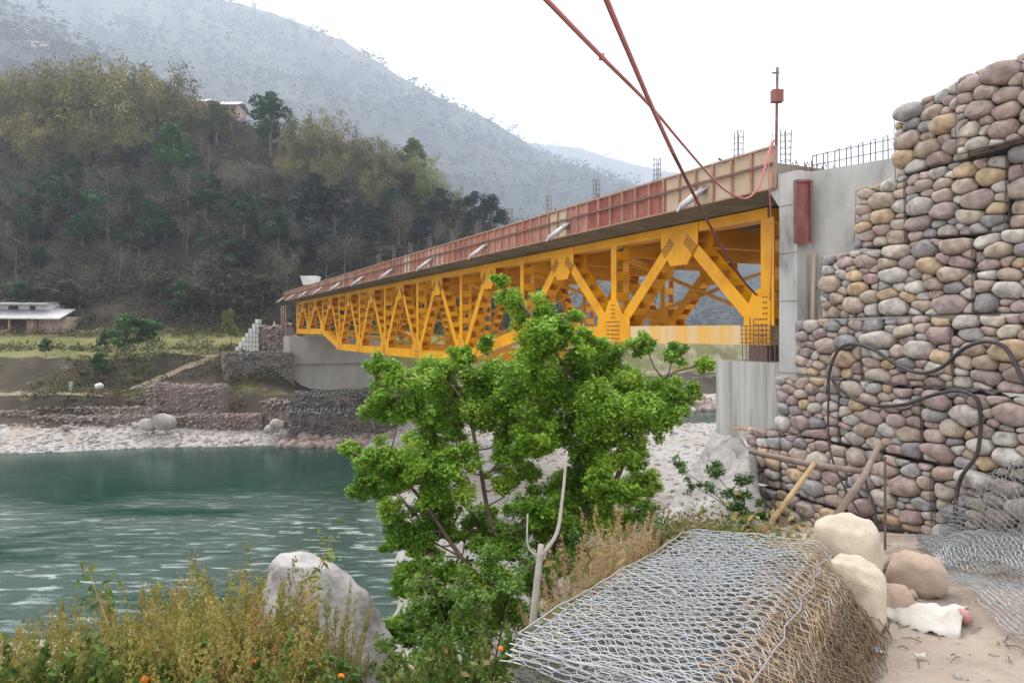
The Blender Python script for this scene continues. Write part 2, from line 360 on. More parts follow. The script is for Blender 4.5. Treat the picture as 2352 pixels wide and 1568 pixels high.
def hill(ridge, Yr, Yb, zb, amp, seed, cols=110, rows=42):
    V = []; px0, px1 = ridge[0][0], ridge[-1][0]
    for j in range(rows + 6):
        s = j / rows
        for i in range(cols + 1):
            px = px0 + (px1 - px0) * i / cols; Y = Yb + (Yr - Yb) * s; x = (px - CX) / F * Y
            zr = EZ + (HY - interp(ridge, px)) / F * Yr
            z = zb + (zr - zb) * (s ** 1.05 if s <= 1 else 1 - (s - 1) * .5)
            z += amp * fbm(x / (Yr * .12), Y / (Yr * .12), seed, 5) * min(1, s * 5) * (.35 if .93 < s < 1.07 else 1)
            V.append((x, Y, z))
    n = cols + 1; idx = np.arange(n * (rows + 6)).reshape(rows + 6, n)
    Q = np.stack([idx[:-1, :-1], idx[:-1, 1:], idx[1:, 1:], idx[1:, :-1]], -1).reshape(-1, 4)
    o = link('hill', np_mesh('hill', V, Q), HAZEWOOD, smooth=True); tag(o, kind='structure')
    return np.array(V)
R2 = [(-900, -120), (-300, -110), (0, -100), (300, -70), (480, -8), (560, 14), (640, 42), (700, 62), (820, 118), (900, 165), (1000, 214), (1100, 262), (1200, 318), (1250, 345), (1330, 378), (1400, 402), (1480, 440), (1560, 490), (1700, 560), (1900, 660), (2100, 740)]
R3 = [(1000, 310), (1150, 325), (1250, 338), (1330, 347), (1400, 370), (1480, 384), (1560, 397), (1650, 425), (1760, 455), (1900, 500), (2100, 560), (2500, 640)]
H2 = hill(R2, 1700, 600, 9, 45, 1.5, 150, 60); H3 = hill(R3, 3200, 1850, 9, 60, 7.5)
RS = [(-700, -60), (-200, -20), (0, 8), (100, 48), (180, 92), (260, 145), (330, 195), (420, 262), (520, 330)]
HS = hill(RS, 900, 500, 130, 16, 3.1, 60, 30)

# ------------------------------------------------------------------ foliage
def leaves(C, L, asp=.45, up=.5, axis=None, rng=NR):
    C = np.asarray(C, float); n = len(C)
    L = np.broadcast_to(np.asarray(L, float), (n,))[:, None] * rng.uniform(.65, 1.3, (n, 1))
    nrm = rng.normal(size=(n, 3)); nrm[:, 2] = np.abs(nrm[:, 2]) + up * 2; nrm /= np.linalg.norm(nrm, axis=1, keepdims=True)
    a = rng.normal(size=(n, 3)) if axis is None else np.asarray(axis) + rng.normal(size=(n, 3)) * .35
    a -= nrm * (a * nrm).sum(1, keepdims=True); a /= np.linalg.norm(a, axis=1, keepdims=True) + 1e-9
    b = np.cross(nrm, a); sag = np.array([0, 0, -.12])
    p0 = C - a * L * .5; p2 = C + a * L * .5 + sag * L; p1 = C + b * L * asp * .5 + a * L * -.05; p3 = C - b * L * asp * .5 + a * L * -.05
    V = np.stack([p0, p1, p2, p3], 1).reshape(-1, 3); Q = np.arange(4 * n).reshape(-1, 4)
    return V, Q
def blob_pts(centers, radii, per, rng=NR, shell=.6):
    out = []
    for c, r, k in zip(centers, radii, per):
        d = rng.normal(size=(int(k), 3)); d /= np.linalg.norm(d, axis=1, keepdims=True)
        rr = r * (shell + (1 - shell) * rng.uniform(0, 1, (int(k), 1))) * rng.uniform(.55, 1.05, (int(k), 1)) ** .6
        out.append(np.asarray(c) + d * rr * np.array([1, 1, .8]))
    return np.concatenate(out)

def tree_var(kind, seed):
    """meshes (trunk, crown) of a tree one unit tall standing at the origin"""
    r = random.Random(seed); g = np.random.RandomState(seed); t = MB()
    if kind == 'broad':
        th = r.uniform(.3, .45); t.tube([(0, 0, -.05), (.01, 0, th * .6), (.02 * r.uniform(-1, 1), .01, th), (0, 0, .8)], [.026, .02, .016, .004], 6)
        cs, rs = [], []
        for i in range(17):
            a = r.uniform(0, 6.28); q = r.uniform(.05, .3); z = r.uniform(.3, .88); q *= 1.2 - abs(z - .55)
            c = Vector((math.cos(a) * q, math.sin(a) * q, z)); cs.append(c); rs.append(r.uniform(.09, .17))
            t.tube([(0, 0, th * r.uniform(.8, 1.2)), c * .6 + Vector((0, 0, .2)), c], [.01, .006, .003], 4)
        cs.append(Vector((0, 0, .9))); rs.append(.11)
        V, Q = leaves(blob_pts(cs, rs, [210] * len(cs), g), .05, .6, .8, rng=g)
    elif kind == 'bamboo':
        pts, ax = [], []
        for i in range(24):
            a = r.uniform(0, 6.28); lean = r.uniform(.04, .46); hgt = r.uniform(.55, 1.02) * (1.05 - .45 * lean); p = []; o0 = r.uniform(.0, .12)
            for k in range(9):
                s = k / 8; o = o0 + lean * s ** 2.4
                p.append(Vector((math.cos(a) * o, math.sin(a) * o, hgt * (s - .3 * lean * s ** 5) - .04)))
            t.tube(p, [.006 * (1 - .8 * k / 8) for k in range(9)], 4)
            for k in range(130):
                s = 1 - .72 * g.uniform() ** 1.5; f = s * 8; i0 = min(7, int(f)); q = p[i0].lerp(p[i0 + 1], f - i0); sp = .035 + .075 * (1 - s)
                pts.append((q.x + g.normal() * sp, q.y + g.normal() * sp, q.z + g.normal() * .03 - .03 * g.uniform())); ax.append((math.cos(a) * .6, math.sin(a) * .6, -.6))
        V, Q = leaves(pts, .045, .32, .1, np.array(ax), g)
    elif kind == 'dry':
        pts = []
        t.tube([(0, 0, -.05), (.02, .01, .3), (-.02, .02, .6), (0, 0, .85)], [.02, .016, .011, .004], 5)
        for i in range(16):
            a = r.uniform(0, 6.28); z = r.uniform(.2, .75); l = r.uniform(.15, .34); e = Vector((math.cos(a) * l, math.sin(a) * l, z + r.uniform(.1, .28)))
            t.tube([(0, 0, z), e * .55 + Vector((0, 0, z * .45)), e], [.008, .005, .002], 4)
            for k in range(60): pts.append(tuple(e * g.uniform(.5, 1.1) + Vector((0, 0, z * .3 * g.uniform(0, 1))) + Vector(g.normal(size=3)) * .05))
        V, Q = leaves(pts, .045, .5, .4, rng=g)
    return t, np_mesh('crown', V, Q)
VARS = {}
for kind, n in (('broad', 5), ('bamboo', 4), ('dry', 4)):
    VARS[kind] = [tree_var(kind, 40 + 7 * i + len(kind)) for i in range(n)]
TM = {}
def far_tree(name, label, kind, base, hgt, mat, group, wid=1.0, bark=BARKG, rot=None):
    i = RNG.randrange(len(VARS[kind])); t, cm = VARS[kind][i]
    key = (kind, i, mat.name)
    if key not in TM:
        a = bpy.data.meshes.new('trunk'); a.from_pydata(t.v, [], t.f); a.materials.append(bark)
        c = cm.copy(); c.materials.clear(); c.materials.append(mat); TM[key] = (a, c)
    e = thing(name, label, 'bamboo' if kind == 'bamboo' else 'tree', base, group)
    e.scale = (hgt * wid, hgt * wid, hgt); e.rotation_euler = (0, 0, RNG.uniform(0, 6.28) if rot is None else rot)
    for nm, m_ in zip(('trunk', 'crown'), TM[key]):
        o = bpy.data.objects.new(nm, m_); col.objects.link(o); o.parent = e
    return e
def hill_tree(px, pyb, pyt, kind, mat, name, label, group, wid=1.0):
    b = ghit(px, pyb, 60); h = max(2, (pyb - pyt) / F * b.y)
    return far_tree(name, label, kind, (b.x, b.y, b.z - .1), h, mat, group, wid)

BAM = 'feathery olive-yellow bamboo clump in the grove high on the wooded slope'
for px, b, t in [(15, 345, 150), (60, 350, 142), (105, 345, 150), (150, 350, 128), (195, 350, 122), (240, 345, 140), (285, 345, 135), (325, 340, 118), (365, 345, 165), (405, 330, 140), (130, 300, 135), (215, 300, 130), (35, 300, 150), (300, 300, 130), (-30, 330, 150), (80, 395, 250), (180, 390, 240), (270, 390, 235), (455, 340, 240)]:
    hill_tree(px, b, t, 'bamboo', FBAMB, 'bamboo_clump', BAM, 'bamboo clumps of the upper grove', 1.05)
BAM2 = 'pale yellow bamboo clump rising beyond the bridge on the falling ridge'
for px, b, t in [(690, 395, 262), (725, 400, 245), (765, 405, 255), (805, 415, 280), (845, 420, 300), (880, 440, 305), (925, 450, 318), (965, 470, 340), (1000, 490, 385), (1050, 510, 425), (750, 455, 330), (660, 420, 330), (860, 480, 370)]:
    hill_tree(px, b, t, 'bamboo', FYEL if px > 900 else FBAMB, 'bamboo_clump', BAM2, 'bamboo clumps along the falling ridge', 1.0)
for px, b, t, l in [(372, 335, 203, 'dark green leafy tree in front of the grove, below the ridge-top roofs'), (398, 430, 280, 'bright green broad tree standing on the slope terrace below the grove'), (622, 360, 205, 'tall dark round-crowned tree standing alone beside the hillside house'), (498, 345, 232, 'yellow-green round tree before the ridge-top roofs'), (905, 500, 425, 'deep green tree low on the slope just over the bridge deck'), (440, 480, 385, 'small green tree under the broad terrace tree'), (165, 430, 350, 'green bushy tree on the terrace under the olive grove'), (945, 430, 312, 'light green tree on the falling ridge above the bridge deck')]:
    hill_tree(px, b, t, 'broad', FYEL if 'yellow' in l or 'light' in l else (FBRIGHT if 'bright' in l else FGREEN), 'hillside_tree', l, 'single green trees on the slope', 1.15 if 'broad' in l else 1.0)
for px, b, t in [(720, 560, 395), (770, 560, 420), (690, 520, 420), (820, 580, 450), (740, 620, 500), (870, 560, 470), (1090, 535, 435), (1130, 545, 445), (110, 520, 400), (60, 560, 470), (230, 540, 440), (350, 560, 470), (560, 560, 440), (640, 580, 480), (480, 600, 520), (1010, 530, 430)]:
    hill_tree(px, b, t, 'broad', FBLUE if px > 680 else FGREEN, 'hillside_tree', 'blue-green dark tree amid scrub low on the wooded slope', 'dark trees amid the slope scrub', 1.1)
for k in range(95):
    px = RNG.uniform(-30, 1130); b = RNG.uniform(max(400, interp(RIDGE, px) + 50), 748)
    hill_tree(px, b, b - RNG.uniform(38, 85), 'broad', (FBLUE, FGREEN, FDRY, FDRY)[k % 4], 'slope_bush', ('dark grey-green bush on the scrubby slope', 'deep green bush on the scrubby slope', 'brown dry bush on the scrubby slope', 'brown dry bush on the scrubby slope')[k % 4], ('grey-green bushes of the slope', 'green bushes of the slope', 'brown bushes of the slope', 'brown bushes of the slope')[k % 4], RNG.uniform(1.2, 1.9))
for k in range(70):
    px = RNG.uniform(-20, 1120); b = RNG.uniform(max(400, interp(RIDGE, px) + 50), 740)
    hill_tree(px, b, b - RNG.uniform(55, 110), 'dry', FDRY, 'dry_tree', 'thin half-bare brown tree on the scrubby slope', 'half-bare brown trees on the slope', 1.0)
hill_tree(980, 500, 415, 'broad', FYEL, 'pale_trunk_tree', 'slim pale-trunked tree above the middle of the bridge deck', 'single green trees on the slope', .5)

# slope scrub, one mass
g = np.random.RandomState(3); P = []
while len(P) < 20000:
    px = g.uniform(-260, 1330); s = g.uniform(0, 1.02); yr = interp(RDEP, px)
    y = 92 + (yr - 92) * s; x = (px - CX) / F * y
    if y - interp(YFAR, x) < 37: continue
    if fbm(x * .09, y * .09, 31, 2) + g.uniform(-.5, .5) < -.25: continue
    P.append((x, y, height(x, y), g.uniform(.6, 1.9)))
P = np.array(P); k = 12
Cc = np.repeat(P[:, :3], k, 0) + g.normal(size=(len(P) * k, 3)) * np.repeat(P[:, 3:], k, 0) * np.array([.55, .55, .4]) + np.repeat(P[:, 3:], k, 0) * np.array([0, 0, .45])
Vv, Qq = leaves(Cc, .42, .5, .3, rng=g)
tag(link('slope_scrub', np_mesh('slope_scrub', Vv, Qq), SCRUB), 'brown and olive scrub covering the steep slope behind the river', 'scrub', kind='stuff')
# woods of the hazy hills, one mass
def wood(H, n, size, label, nm, seed):
    g = np.random.RandomState(seed); ii = g.randint(0, len(H), n); P = H[ii] + g.normal(size=(n, 3)) * np.array([1.4, 1.4, .08]) * size; k = 14
    S = g.uniform(.5, 1.4, (n, 1)) * size
    C = np.repeat(P, k, 0) + g.normal(size=(n * k, 3)) * np.repeat(S, k, 0) * np.array([.5, .5, .42]) + np.repeat(S, k, 0) * np.array([0, 0, .4])
    V, Q = leaves(C, size * .75, .7, 1.6, rng=g)
    tag(link(nm, np_mesh(nm, V, Q), HAZEWOOD), label, 'wood', kind='stuff')
wood(HS, 1700, 8, 'greyish green wood on the spur above the bamboo grove', 'spur_wood', 8)
wood(H2, 9000, 9.5, 'hazy blue-grey wood on the big hill behind the bridge', 'distant_wood', 5)
wood(H3, 2200, 16, 'palest wood along the farthest ridge', 'distant_wood', 6)

# hillside houses
def hut(px, py, Y, wd, label, roofcol=ROOF, h=3.0, dpt=6):
    b = at(px, py, Y); e = thing('hillside_house', label, 'house', b)
    MB().box(b + Vector((-wd / 2, 0, -2)), b + Vector((wd / 2, dpt, h))).build('wall', HWALL, e)
    MB().prism([b + Vector((-wd / 2 - .8, -1.2, h - .5)), b + Vector((wd / 2 + .8, -1.2, h - .5)), b + Vector((wd / 2 + .8, -1.2, h - .3)), b + Vector((-wd / 2 - .8, -1.2, h - .3))], (0, dpt * .6, 1.6)).build('roof', roofcol, e)
    MB().prism([b + Vector((-wd / 2 - .8, dpt + 1.2, h - .5)), b + Vector((wd / 2 + .8, dpt + 1.2, h - .5)), b + Vector((wd / 2 + .8, dpt + 1.2, h - .3)), b + Vector((-wd / 2 - .8, dpt + 1.2, h - .3))], (0, -dpt * .62, 1.55)).build('roof', roofcol, e)
    for q in (-.3, .05, .32):
        MB().box(b + Vector((q * wd - .45, -.06, .8)), b + Vector((q * wd + .45, .02, 2.0))).build('window', HDARK, e)
hut(448, 262, 176, 4.5, 'small white-roofed house at the top of the wooded ridge')
hut(520, 268, 180, 5, 'long tin-roofed house behind the yellow-green tree on the ridge')
hut(668, 356, 158, 5.5, 'white-railed house showing behind the lone round tree')
hut(88, 104, 735, 15, 'tiny house high on the hazy hillside above the grove', h=3.5)

# ------------------------------------------------------------------ far bank: farmhouse, field trees, gabions
fy = 90.0; hb = at(60, 768, fy); e = thing('farmhouse', 'two-storey farmhouse with grey tin roofs by the terraced field', 'house', hb)
sc = fy / F
def hp(px, py, dy=0): v = at(px, py, fy); return Vector((v.x, fy + dy, v.z))
MB().box(hp(-90, 768), hp(152, 727, 5)).build('wall', HWALL, e)
MB().box(hp(-90, 768, -.05), hp(88, 733, 1)).build('veranda_back', HDARK, e)
MB().box(hp(-90, 727, 1.6), hp(96, 695, 5)).build('upper_wall', HWHITE, e)
for a, b_ in ((-60, -30), (0, 22), (50, 62)): MB().box(hp(a, 718, 1.5), hp(b_, 701, 1.64)).build('window', HDARK, e)
for q in (-60, -8, 33, 86): MB().box(hp(q - 2, 767, -1.0), hp(q + 2, 730, -.85)).build('post', TIMB, e)
MB().box(hp(-90, 766, -1.0), hp(32, 757, -.9)).build('veranda_rail', HWALL, e)
MB().box(hp(62, 767, -.1), hp(86, 735, .02)).build('door', MUD, e)
def slab(a, b, c, d, th, nm, mt):
    MB().prism([a, b, c, d], (0, 0, th)).build(nm, mt, e)
slab(hp(-100, 731, -1.6), hp(155, 734, -1.6), hp(152, 711, 1.9), hp(-100, 708, 1.9), .12, 'lower_roof', ROOF)
slab(hp(-100, 698, .2), hp(101, 699, .2), hp(98, 689, 5.5), hp(-100, 687, 5.5), .12, 'upper_roof', ROOF)
MB().box(hp(-90, 781, -2.2), hp(158, 767.5, 6)).build('plinth', MUD, e)
for px, b, t, mt, l, wd in [(288, 814, 716, FBRIGHT, 'round bright green tree at the edge of the far field', 1.35), (338, 808, 726, FBRIGHT, 'wide green tree overlapping the round tree on the far field', 1.15), (240, 806, 752, FGREEN, 'small dark bush-like tree left against the round field tree', .9), (530, 800, 704, FYEL, 'slender light green sapling by the pale stone steps', .55), (232, 868, 806, FBRIGHT, 'leafy shrub growing on the earth bank under the field', 1.4), (105, 822, 790, FGREEN, 'little shrub on the field edge before the farmhouse', .9)]:
    hill_tree(px, b, t, 'broad', mt, 'field_tree', l, None, wd)
MB().tube([at(163, 905, 65.5), at(163, 876, 65.5)], .16, 6).build('stone_post', CONCF)
tag(bpy.data.objects['stone_post'], 'short grey post standing on the far bank bench', 'post')

def ico(seed):
    import bmesh
    bm = bmesh.new(); bmesh.ops.create_icosphere(bm, subdivisions=1, radius=1); r = random.Random(seed)
    for v in bm.verts: v.co *= r.uniform(.78, 1.15)
    V = np.array([v.co[:] for v in bm.verts]); Fc = np.array([[v.index for v in f.verts] for f in bm.faces]); bm.free(); return V, Fc
ICO = [ico(i) for i in range(5)]
def rocks(pts, sizes, g, flat=.75):
    VV, FF, b = [], [], 0
    for p, s in zip(pts, sizes):
        V, Fc = ICO[g.randint(5)]; a = g.uniform(0, 6.28); c, q = math.cos(a), math.sin(a)
        W = V * np.array([s, s * g.uniform(.6, 1), s * flat * g.uniform(.7, 1.1)]); W = np.stack([W[:, 0] * c - W[:, 1] * q, W[:, 0] * q + W[:, 1] * c, W[:, 2]], 1) + np.asarray(p)
        VV.append(W); FF.append(Fc + b); b += len(W)
    return np_mesh('rocks', np.concatenate(VV), np.concatenate(FF))
def far_gabion(x0, x1, yt, yb, Y, label, mat=FARSTONE, dy=0, depth=1.6, slope=0, grp=None, st=.3):
    a = at(x0, yb, Y); b = at(x1, yt, Y); b.y += dy; n = max(1, round((b.x - a.x) / 3))
    g = np.random.RandomState(int(x0 * 3 + yt)); dirx = Vector((b.x - a.x, dy, 0)); L = dirx.length; dirx.normalize(); nrm = Vector((dirx.y, -dirx.x, 0))
    base = Vector((a.x, a.y, a.z - .5)); H = b.z - a.z + .5
    e = thing('gabion_wall', label, 'gabion', base + dirx * L / 2, grp)
    back = -nrm * depth
    MB().prism([base + back * .08 - nrm * .1, base + dirx * L - nrm * .1, base + dirx * L + back, base + back], (0, 0, H - .15)).build('core', STONEJ, e)
    P, S = [], []
    for u in np.arange(.1, L, st * 1.15):
        for v in np.arange(.1, H, st * .85):
            q = base + dirx * (u + g.uniform(-.14, .14)) + Vector((0, 0, v * (1 + .09 * n3(u * .5, x0, 2)) + g.uniform(-.1, .1))) + nrm * (g.uniform(-.12, .1) + .22 * n3(u * .6, v * .8, x0)); P.append(q); S.append(st * (.36 + .5 * g.uniform() ** 2))
        for k in np.arange(.2, depth, st):
            P.append(base + dirx * u + back * (k / depth) + Vector((0, 0, H * (1 + .09 * n3(u * .5, x0, 2)) - .1 + g.uniform(-.12, .14)))); S.append(st * g.uniform(.42, .75))
    o0 = ORIG[e]; me = rocks([tuple(p - o0) for p in P], S, g); o = link('stone_fill', me, mat, e); tag(o, kind='stuff')
    for k in range(n + 1):
        p = base + dirx * (L * k / n) + nrm * .12; MB().tube([p, p + Vector((0, 0, H))], .02, 4).build('edge_wire', WIRED, e)
far_gabion(-120, 85, 945, 975, 61.5, 'reddish low gabion wall behind the left end of the shingle beach', st=.34)
far_gabion(85, 355, 937, 962, 62.5, 'low gabion wall with white-dusted top edge over the beach boulders')
far_gabion(90, 420, 956, 972, 61, 'lowest gabion row right behind the beach boulders', st=.26)
far_gabion(334, 512, 884, 955, 63.5, 'tall purple-brown gabion wall below the diagonal path')
far_gabion(190, 340, 915, 940, 64.5, 'mossy gabion row under the far bench path')
far_gabion(420, 600, 953, 975, 61, 'low gabion row continuing before the bare earth patch')
far_gabion(600, 672, 922, 965, 61.5, 'dark gabion block left against the rounded gabion stack')
far_gabion(668, 905, 906, 944, 61, 'upper mossy gabion tier in front of the far concrete pier', FARDARK, dy=1.5, depth=4)
far_gabion(664, 905, 944, 990, 59.4, 'lower mossy gabion tier at the water in front of the far pier', FARDARK, dy=1.5, depth=3)
far_gabion(514, 655, 812, 900, 70, 'dark high gabion wall joining the far concrete pier', FARDARK, dy=3, depth=2)
far_gabion(585, 655, 748, 812, 77, 'loose rubble gabion slope beside the pale stone steps', st=.4, depth=3)
# pale stepped stone wall
e = thing('stepped_stone_wall', 'pale grey stepped stone wall climbing toward the far bridge end', 'stone wall', at(580, 806, 76))
for i in range(7):
    for j in range(i + 1):
        p = at(545 + i * 7.5, 806 - j * 10.5, 76 + i * .2)
        MB().obox(p + Vector((.17 + RNG.uniform(-.03, .03), 0, .24)), ((1, 0, 0), (0, 1, 0), (0, 0, 1)), (.17 * RNG.uniform(.85, .97), .5, .235 * RNG.uniform(.85, .96))).build('stone_block', PALESTONE, e)
# beach boulders
def boulder(c, r, name, label, mat, seed, sub=3, amp=.28, grp=None, sq=(1, .8, .7)):
    import bmesh
    bm = bmesh.new(); bmesh.ops.create_icosphere(bm, subdivisions=sub, radius=1)
    rr_ = random.Random(seed * 7 + 1); PL = [(Vector((rr_.gauss(0, 1), rr_.gauss(0, 1), rr_.gauss(0, 1))).normalized(), rr_.uniform(.62, .88)) for _ in range(11)]
    for v in bm.verts:
        d = v.co.normalized(); k = 1 + amp * fbm(d.x * 1.1 + seed, d.y * 1.1, d.z * 1.1 + seed, 5); d = d * k
        for pn, pd in PL:
            q = d.dot(pn) - pd
            if q > 0: d = d - pn * q * .88
        k = 1; v.co = Vector((d.x * r * k * sq[0], d.y * r * k * sq[1], d.z * r * k * sq[2]))
    me = bpy.data.meshes.new(name); bm.to_mesh(me); bm.free(); o = link(name, me, mat, smooth=True); o.location = c; tag(o, label, 'boulder', grp); return o
for i, (px, py, rp, l) in enumerate([(378, 968, 26, 'large rounded boulder lying on the far beach'), (340, 974, 22, 'pale flat boulder leaning under the large rounded one'), (150, 982, 11, 'lone white boulder on the shingle beach'), (635, 974, 16, 'pinkish boulder at the point of the shingle beach'), (620, 985, 14, 'grey boulder just before the pinkish beach boulder'), (310, 976, 10, 'small pale rock beside the flat beach boulder'), (228, 886, 10, 'white rock on the far bench by the path')]):
    Y = 59 if py > 900 else 65; c = at(px, py, Y); boulder(c, rp / F * Y * 1.15, 'boulder', l, ROCKS if i != 6 else PALESTONE, i * 3.3, 2)
# loose stones on beaches and the gravel bar
g = np.random.RandomState(9); P, S = [], []
while len(P) < 5200:
    if g.uniform() < .45: x = g.uniform(-48, -8); y = interp(YFAR, x) + g.uniform(-.8, 6.5)
    else: y = g.uniform(26, 80); x = g.uniform(-13, .42 * y)
    z = height(x, y)
    if z < -.05 or z > 2: continue
    P.append((x, y, z)); S.append(.05 + .22 * g.uniform() ** 5 + .0012 * y)
tag(link('shingle', rocks(P, S, g, .6), ROCKS), 'loose pale shingle and cobbles on the beach and gravel bar', 'shingle', kind='stuff')
P, S = [], []
for k in range(420):
    px = g.uniform(640, 900); Y = g.uniform(56, 60); x = (px - CX) / F * Y; z = height(x, Y)
    if z > -.3: P.append((x, Y, max(z, 0))); S.append(.12 + .6 * g.uniform() ** 3)
for k in range(300):
    x = g.uniform(14, 34); Y = interp(YFAR, x) + g.uniform(-1, 4); P.append((x, Y, max(0, height(x, Y)))); S.append(.25 + .9 * g.uniform() ** 3)
tag(link('bank_rocks', rocks(P, S, g, .8), FARSTONE), 'jumbled dark and pale rocks along the far water edge', 'rocks', kind='stuff')

# ------------------------------------------------------------------ bridge
N0 = Vector((6.22, 17.5)); DB = Vector((-.432, .902)).normalized(); PB = Vector((DB.y, -DB.x))
BAY, NB, WB = 6.5, 10, 6.8; LB = BAY * NB
TOP, BOT, MID = 2.88, -.36, -1.56            # chord levels relative to the eye
D3, P3, Z3 = Vector((DB.x, DB.y, 0)), Vector((PB.x, PB.y, 0)), Vector((0, 0, 1))
def B(t, o, z): q = N0 + DB * t + PB * o; return Vector((q.x, q.y, EZ + z))
bridge = thing('truss_bridge', 'long yellow steel deck truss bridge under construction over the river', 'bridge', B(0, 0, BOT))
def botz(k): return BOT if k <= 2 or k >= 8 else (MID if 3 <= k <= 7 else 0)
def member(p, q, o, wd, D, battens=True, inset=0.):
    m = MB(); a = (q - p); L = a.length; a.normalize(); p = p + a * inset; q = q - a * inset; L -= 2 * inset; n = a.cross(P3).normalized()
    for s in (-1, 1): m.obox((p + q) / 2 + P3 * (s * D / 2), (a, P3, n), (L / 2, .014, wd / 2))
    if battens:
        c = max(2, int(L / .62))
        for i in range(c):
            x = p + a * (L * (i + .5) / c)
            for s in (-1, 1): m.obox(x + n * (s * (wd / 2 - .02)), (a, P3, n), (.14, D / 2 - .016, .01))
    return m
DEP = .46
for side in (0, 1):
    oc = .0 if side == 0 else WB
    out = -1 if side == 0 else 1
    # chords
    for k in range(NB):
        t0, t1 = k * BAY, (k + 1) * BAY
        MB().beam(B(t0 + .004, oc, TOP - .13), B(t1 - .004, oc, TOP - .13), DEP + .02, .26, P3).build('top_chord', YEL, bridge)
        a, b = B(t0 + .004, oc, botz(k) + .24), B(t1 - .004, oc, botz(k + 1) + .24)
        MB().beam(a, b, DEP + .02, .48, P3).build('bottom_chord', PALE if (k == 0 and side == 0) else YEL, bridge)
    m = MB()
    for k in range(NB + 1):
        zb = botz(k)
        v = member(B(k * BAY, oc, zb + .45), B(k * BAY, oc, TOP - .24), oc, .3 if k not in (0, NB) else .42, DEP); v.build('vertical', YEL, bridge)
        if k < NB:
            tc_ = (k + .5) * BAY
            member(B(k * BAY + .25, oc, zb + .42), B(tc_ - .2, oc, TOP - .35), oc, .36, DEP - .04).build('diagonal', YEL, bridge)
            member(B(tc_ + .2, oc, TOP - .35), B((k + 1) * BAY - .25, oc, botz(k + 1) + .42), oc, .36, DEP - .04).build('diagonal', YEL, bridge)
    for k in range(NB):                           # gusset plates on both faces of each node
        tc_ = (k + .5) * BAY
        for s in (-1, 1):
            of = oc + s * (DEP / 2 + .018)
            ring = [B(tc_ + x, of, TOP - .02 + z) for x, z in ((-.8, 0), (.8, 0), (.8, -.55), (.36, -1.08), (-.36, -1.08), (-.8, -.55))]
            gp = MB().prism(ring, P3 * (s * .02)).build('gusset_plate', YEL, bridge)
            if side == 0 and s == -1:
                bm_ = MB()
                for sg in (-1, 1):
                    ax = Vector((sg * (BAY / 2 - .45) , 0, -(TOP - .77 - botz(k + (sg > 0))))); axx = (D3 * ax.x + Z3 * ax.z).normalized(); an = axx.cross(P3)
                    for i in range(7):
                        for j in range(4):
                            c = B(tc_ + sg * .3, of - .028, TOP - .42) + axx * (.02 + i * .075) + an * ((j - 1.5) * .075); bm_.obox(c, (axx, P3, an), (.017, .012, .017))
                tag(bm_.build('bolt_field', RUST, gp), kind='stuff')
    for k in range(NB + 1):
        for s in (-1, 1):
            of = oc + s * (DEP / 2 + .018); zb = botz(k)
            xs = ((-.9, 0), (.9, 0), (.9, .72), (.5, .85), (.22, 1.3), (-.22, 1.3), (-.5, .85), (-.9, .72))
            if k == 0: xs = ((-.12, 0), (.75, 0), (.75, .7), (.45, 1.25), (.05, 1.4), (-.12, 1.4))
            if k == NB: xs = ((-.75, 0), (.12, 0), (.12, 1.4), (-.05, 1.4), (-.45, 1.25), (-.75, .7))
            gp = MB().prism([B(k * BAY + x, of, zb + .01 + z) for x, z in xs], P3 * (s * .02)).build('gusset_plate', YEL, bridge)
            if side == 0 and s == -1:
                bm_ = MB()
                for i in range(-4, 5):
                    for j in range(9):
                        if k in (0, NB) and (i < 0) == (k == 0): continue
                        if abs(i) > 1 and j > 4: continue
                        bm_.obox(B(k * BAY + i * .085, of - .03, zb + .1 + j * .13), (D3, P3, Z3), (.016, .012, .016))
                tag(bm_.build('bolt_field', RUST, gp), kind='stuff')
# floor beams, stringers and bracing between the trusses
for k in range(2 * NB + 1):
    t = k * BAY / 2
    MB().beam(B(t, DEP / 2 + .02, TOP - .3), B(t, WB - DEP / 2 - .02, TOP - .3), .22, .55, D3).build('floor_beam', YEL, bridge)
for o in (WB * .2, WB * .4, WB * .6, WB * .8): MB().beam(B(0, o, TOP - .0), B(LB, o, TOP - .0), .2, .06, P3).build('stringer', YEL, bridge)
for k in range(NB + 1):
    t = k * BAY; zb = botz(k)
    MB().beam(B(t, .26, zb + .2), B(t, WB - .26, zb + .2), .24, .3, D3).build('lower_strut', YEL, bridge)
    m = MB(); m.beam(B(t + .03, .28, zb + .6), B(t + .03, WB - .28, TOP - .7), .1, .1, D3).build('sway_brace', YEL, bridge)
    m = MB(); m.beam(B(t - .09, .28, TOP - .7), B(t - .09, WB - .28, zb + .6), .1, .1, D3).build('sway_brace', YEL, bridge)
    if k < NB:
        MB().beam(B(t + .2, .28, zb + .12), B(t + BAY - .2, WB - .28, botz(k + 1) + .12), .14, .12, P3).build('lateral_brace', YEL, bridge)
        MB().beam(B(t + .2, WB - .28, zb + .26), B(t + BAY - .2, .28, botz(k + 1) + .26), .14, .12, P3).build('lateral_brace', YEL, bridge)
        MB().beam(B(t + .3, .3, TOP - .42), B(t + BAY - .3, WB - .3, TOP - .42), .09, .09, P3).build('lateral_brace', YEL, bridge)
# deck slab with sloping overhang
OV, T0, T1 = 1.3, -1.35, LB + 1.2
ring = [(-OV, 3.05), (-.32, 2.93), (-.3, TOP + .035), (.3, TOP + .035), (.45, 3.02), (WB - .45, 3.02), (WB - .3, TOP + .035), (WB + .3, TOP + .035), (WB + .32, 2.93), (WB + OV, 3.05), (WB + OV, 3.55), (-OV, 3.55)]
MB().prism([B(T0, o, z) for o, z in ring], D3 * (T1 - T0)).build('deck_slab', CONCD, bridge)
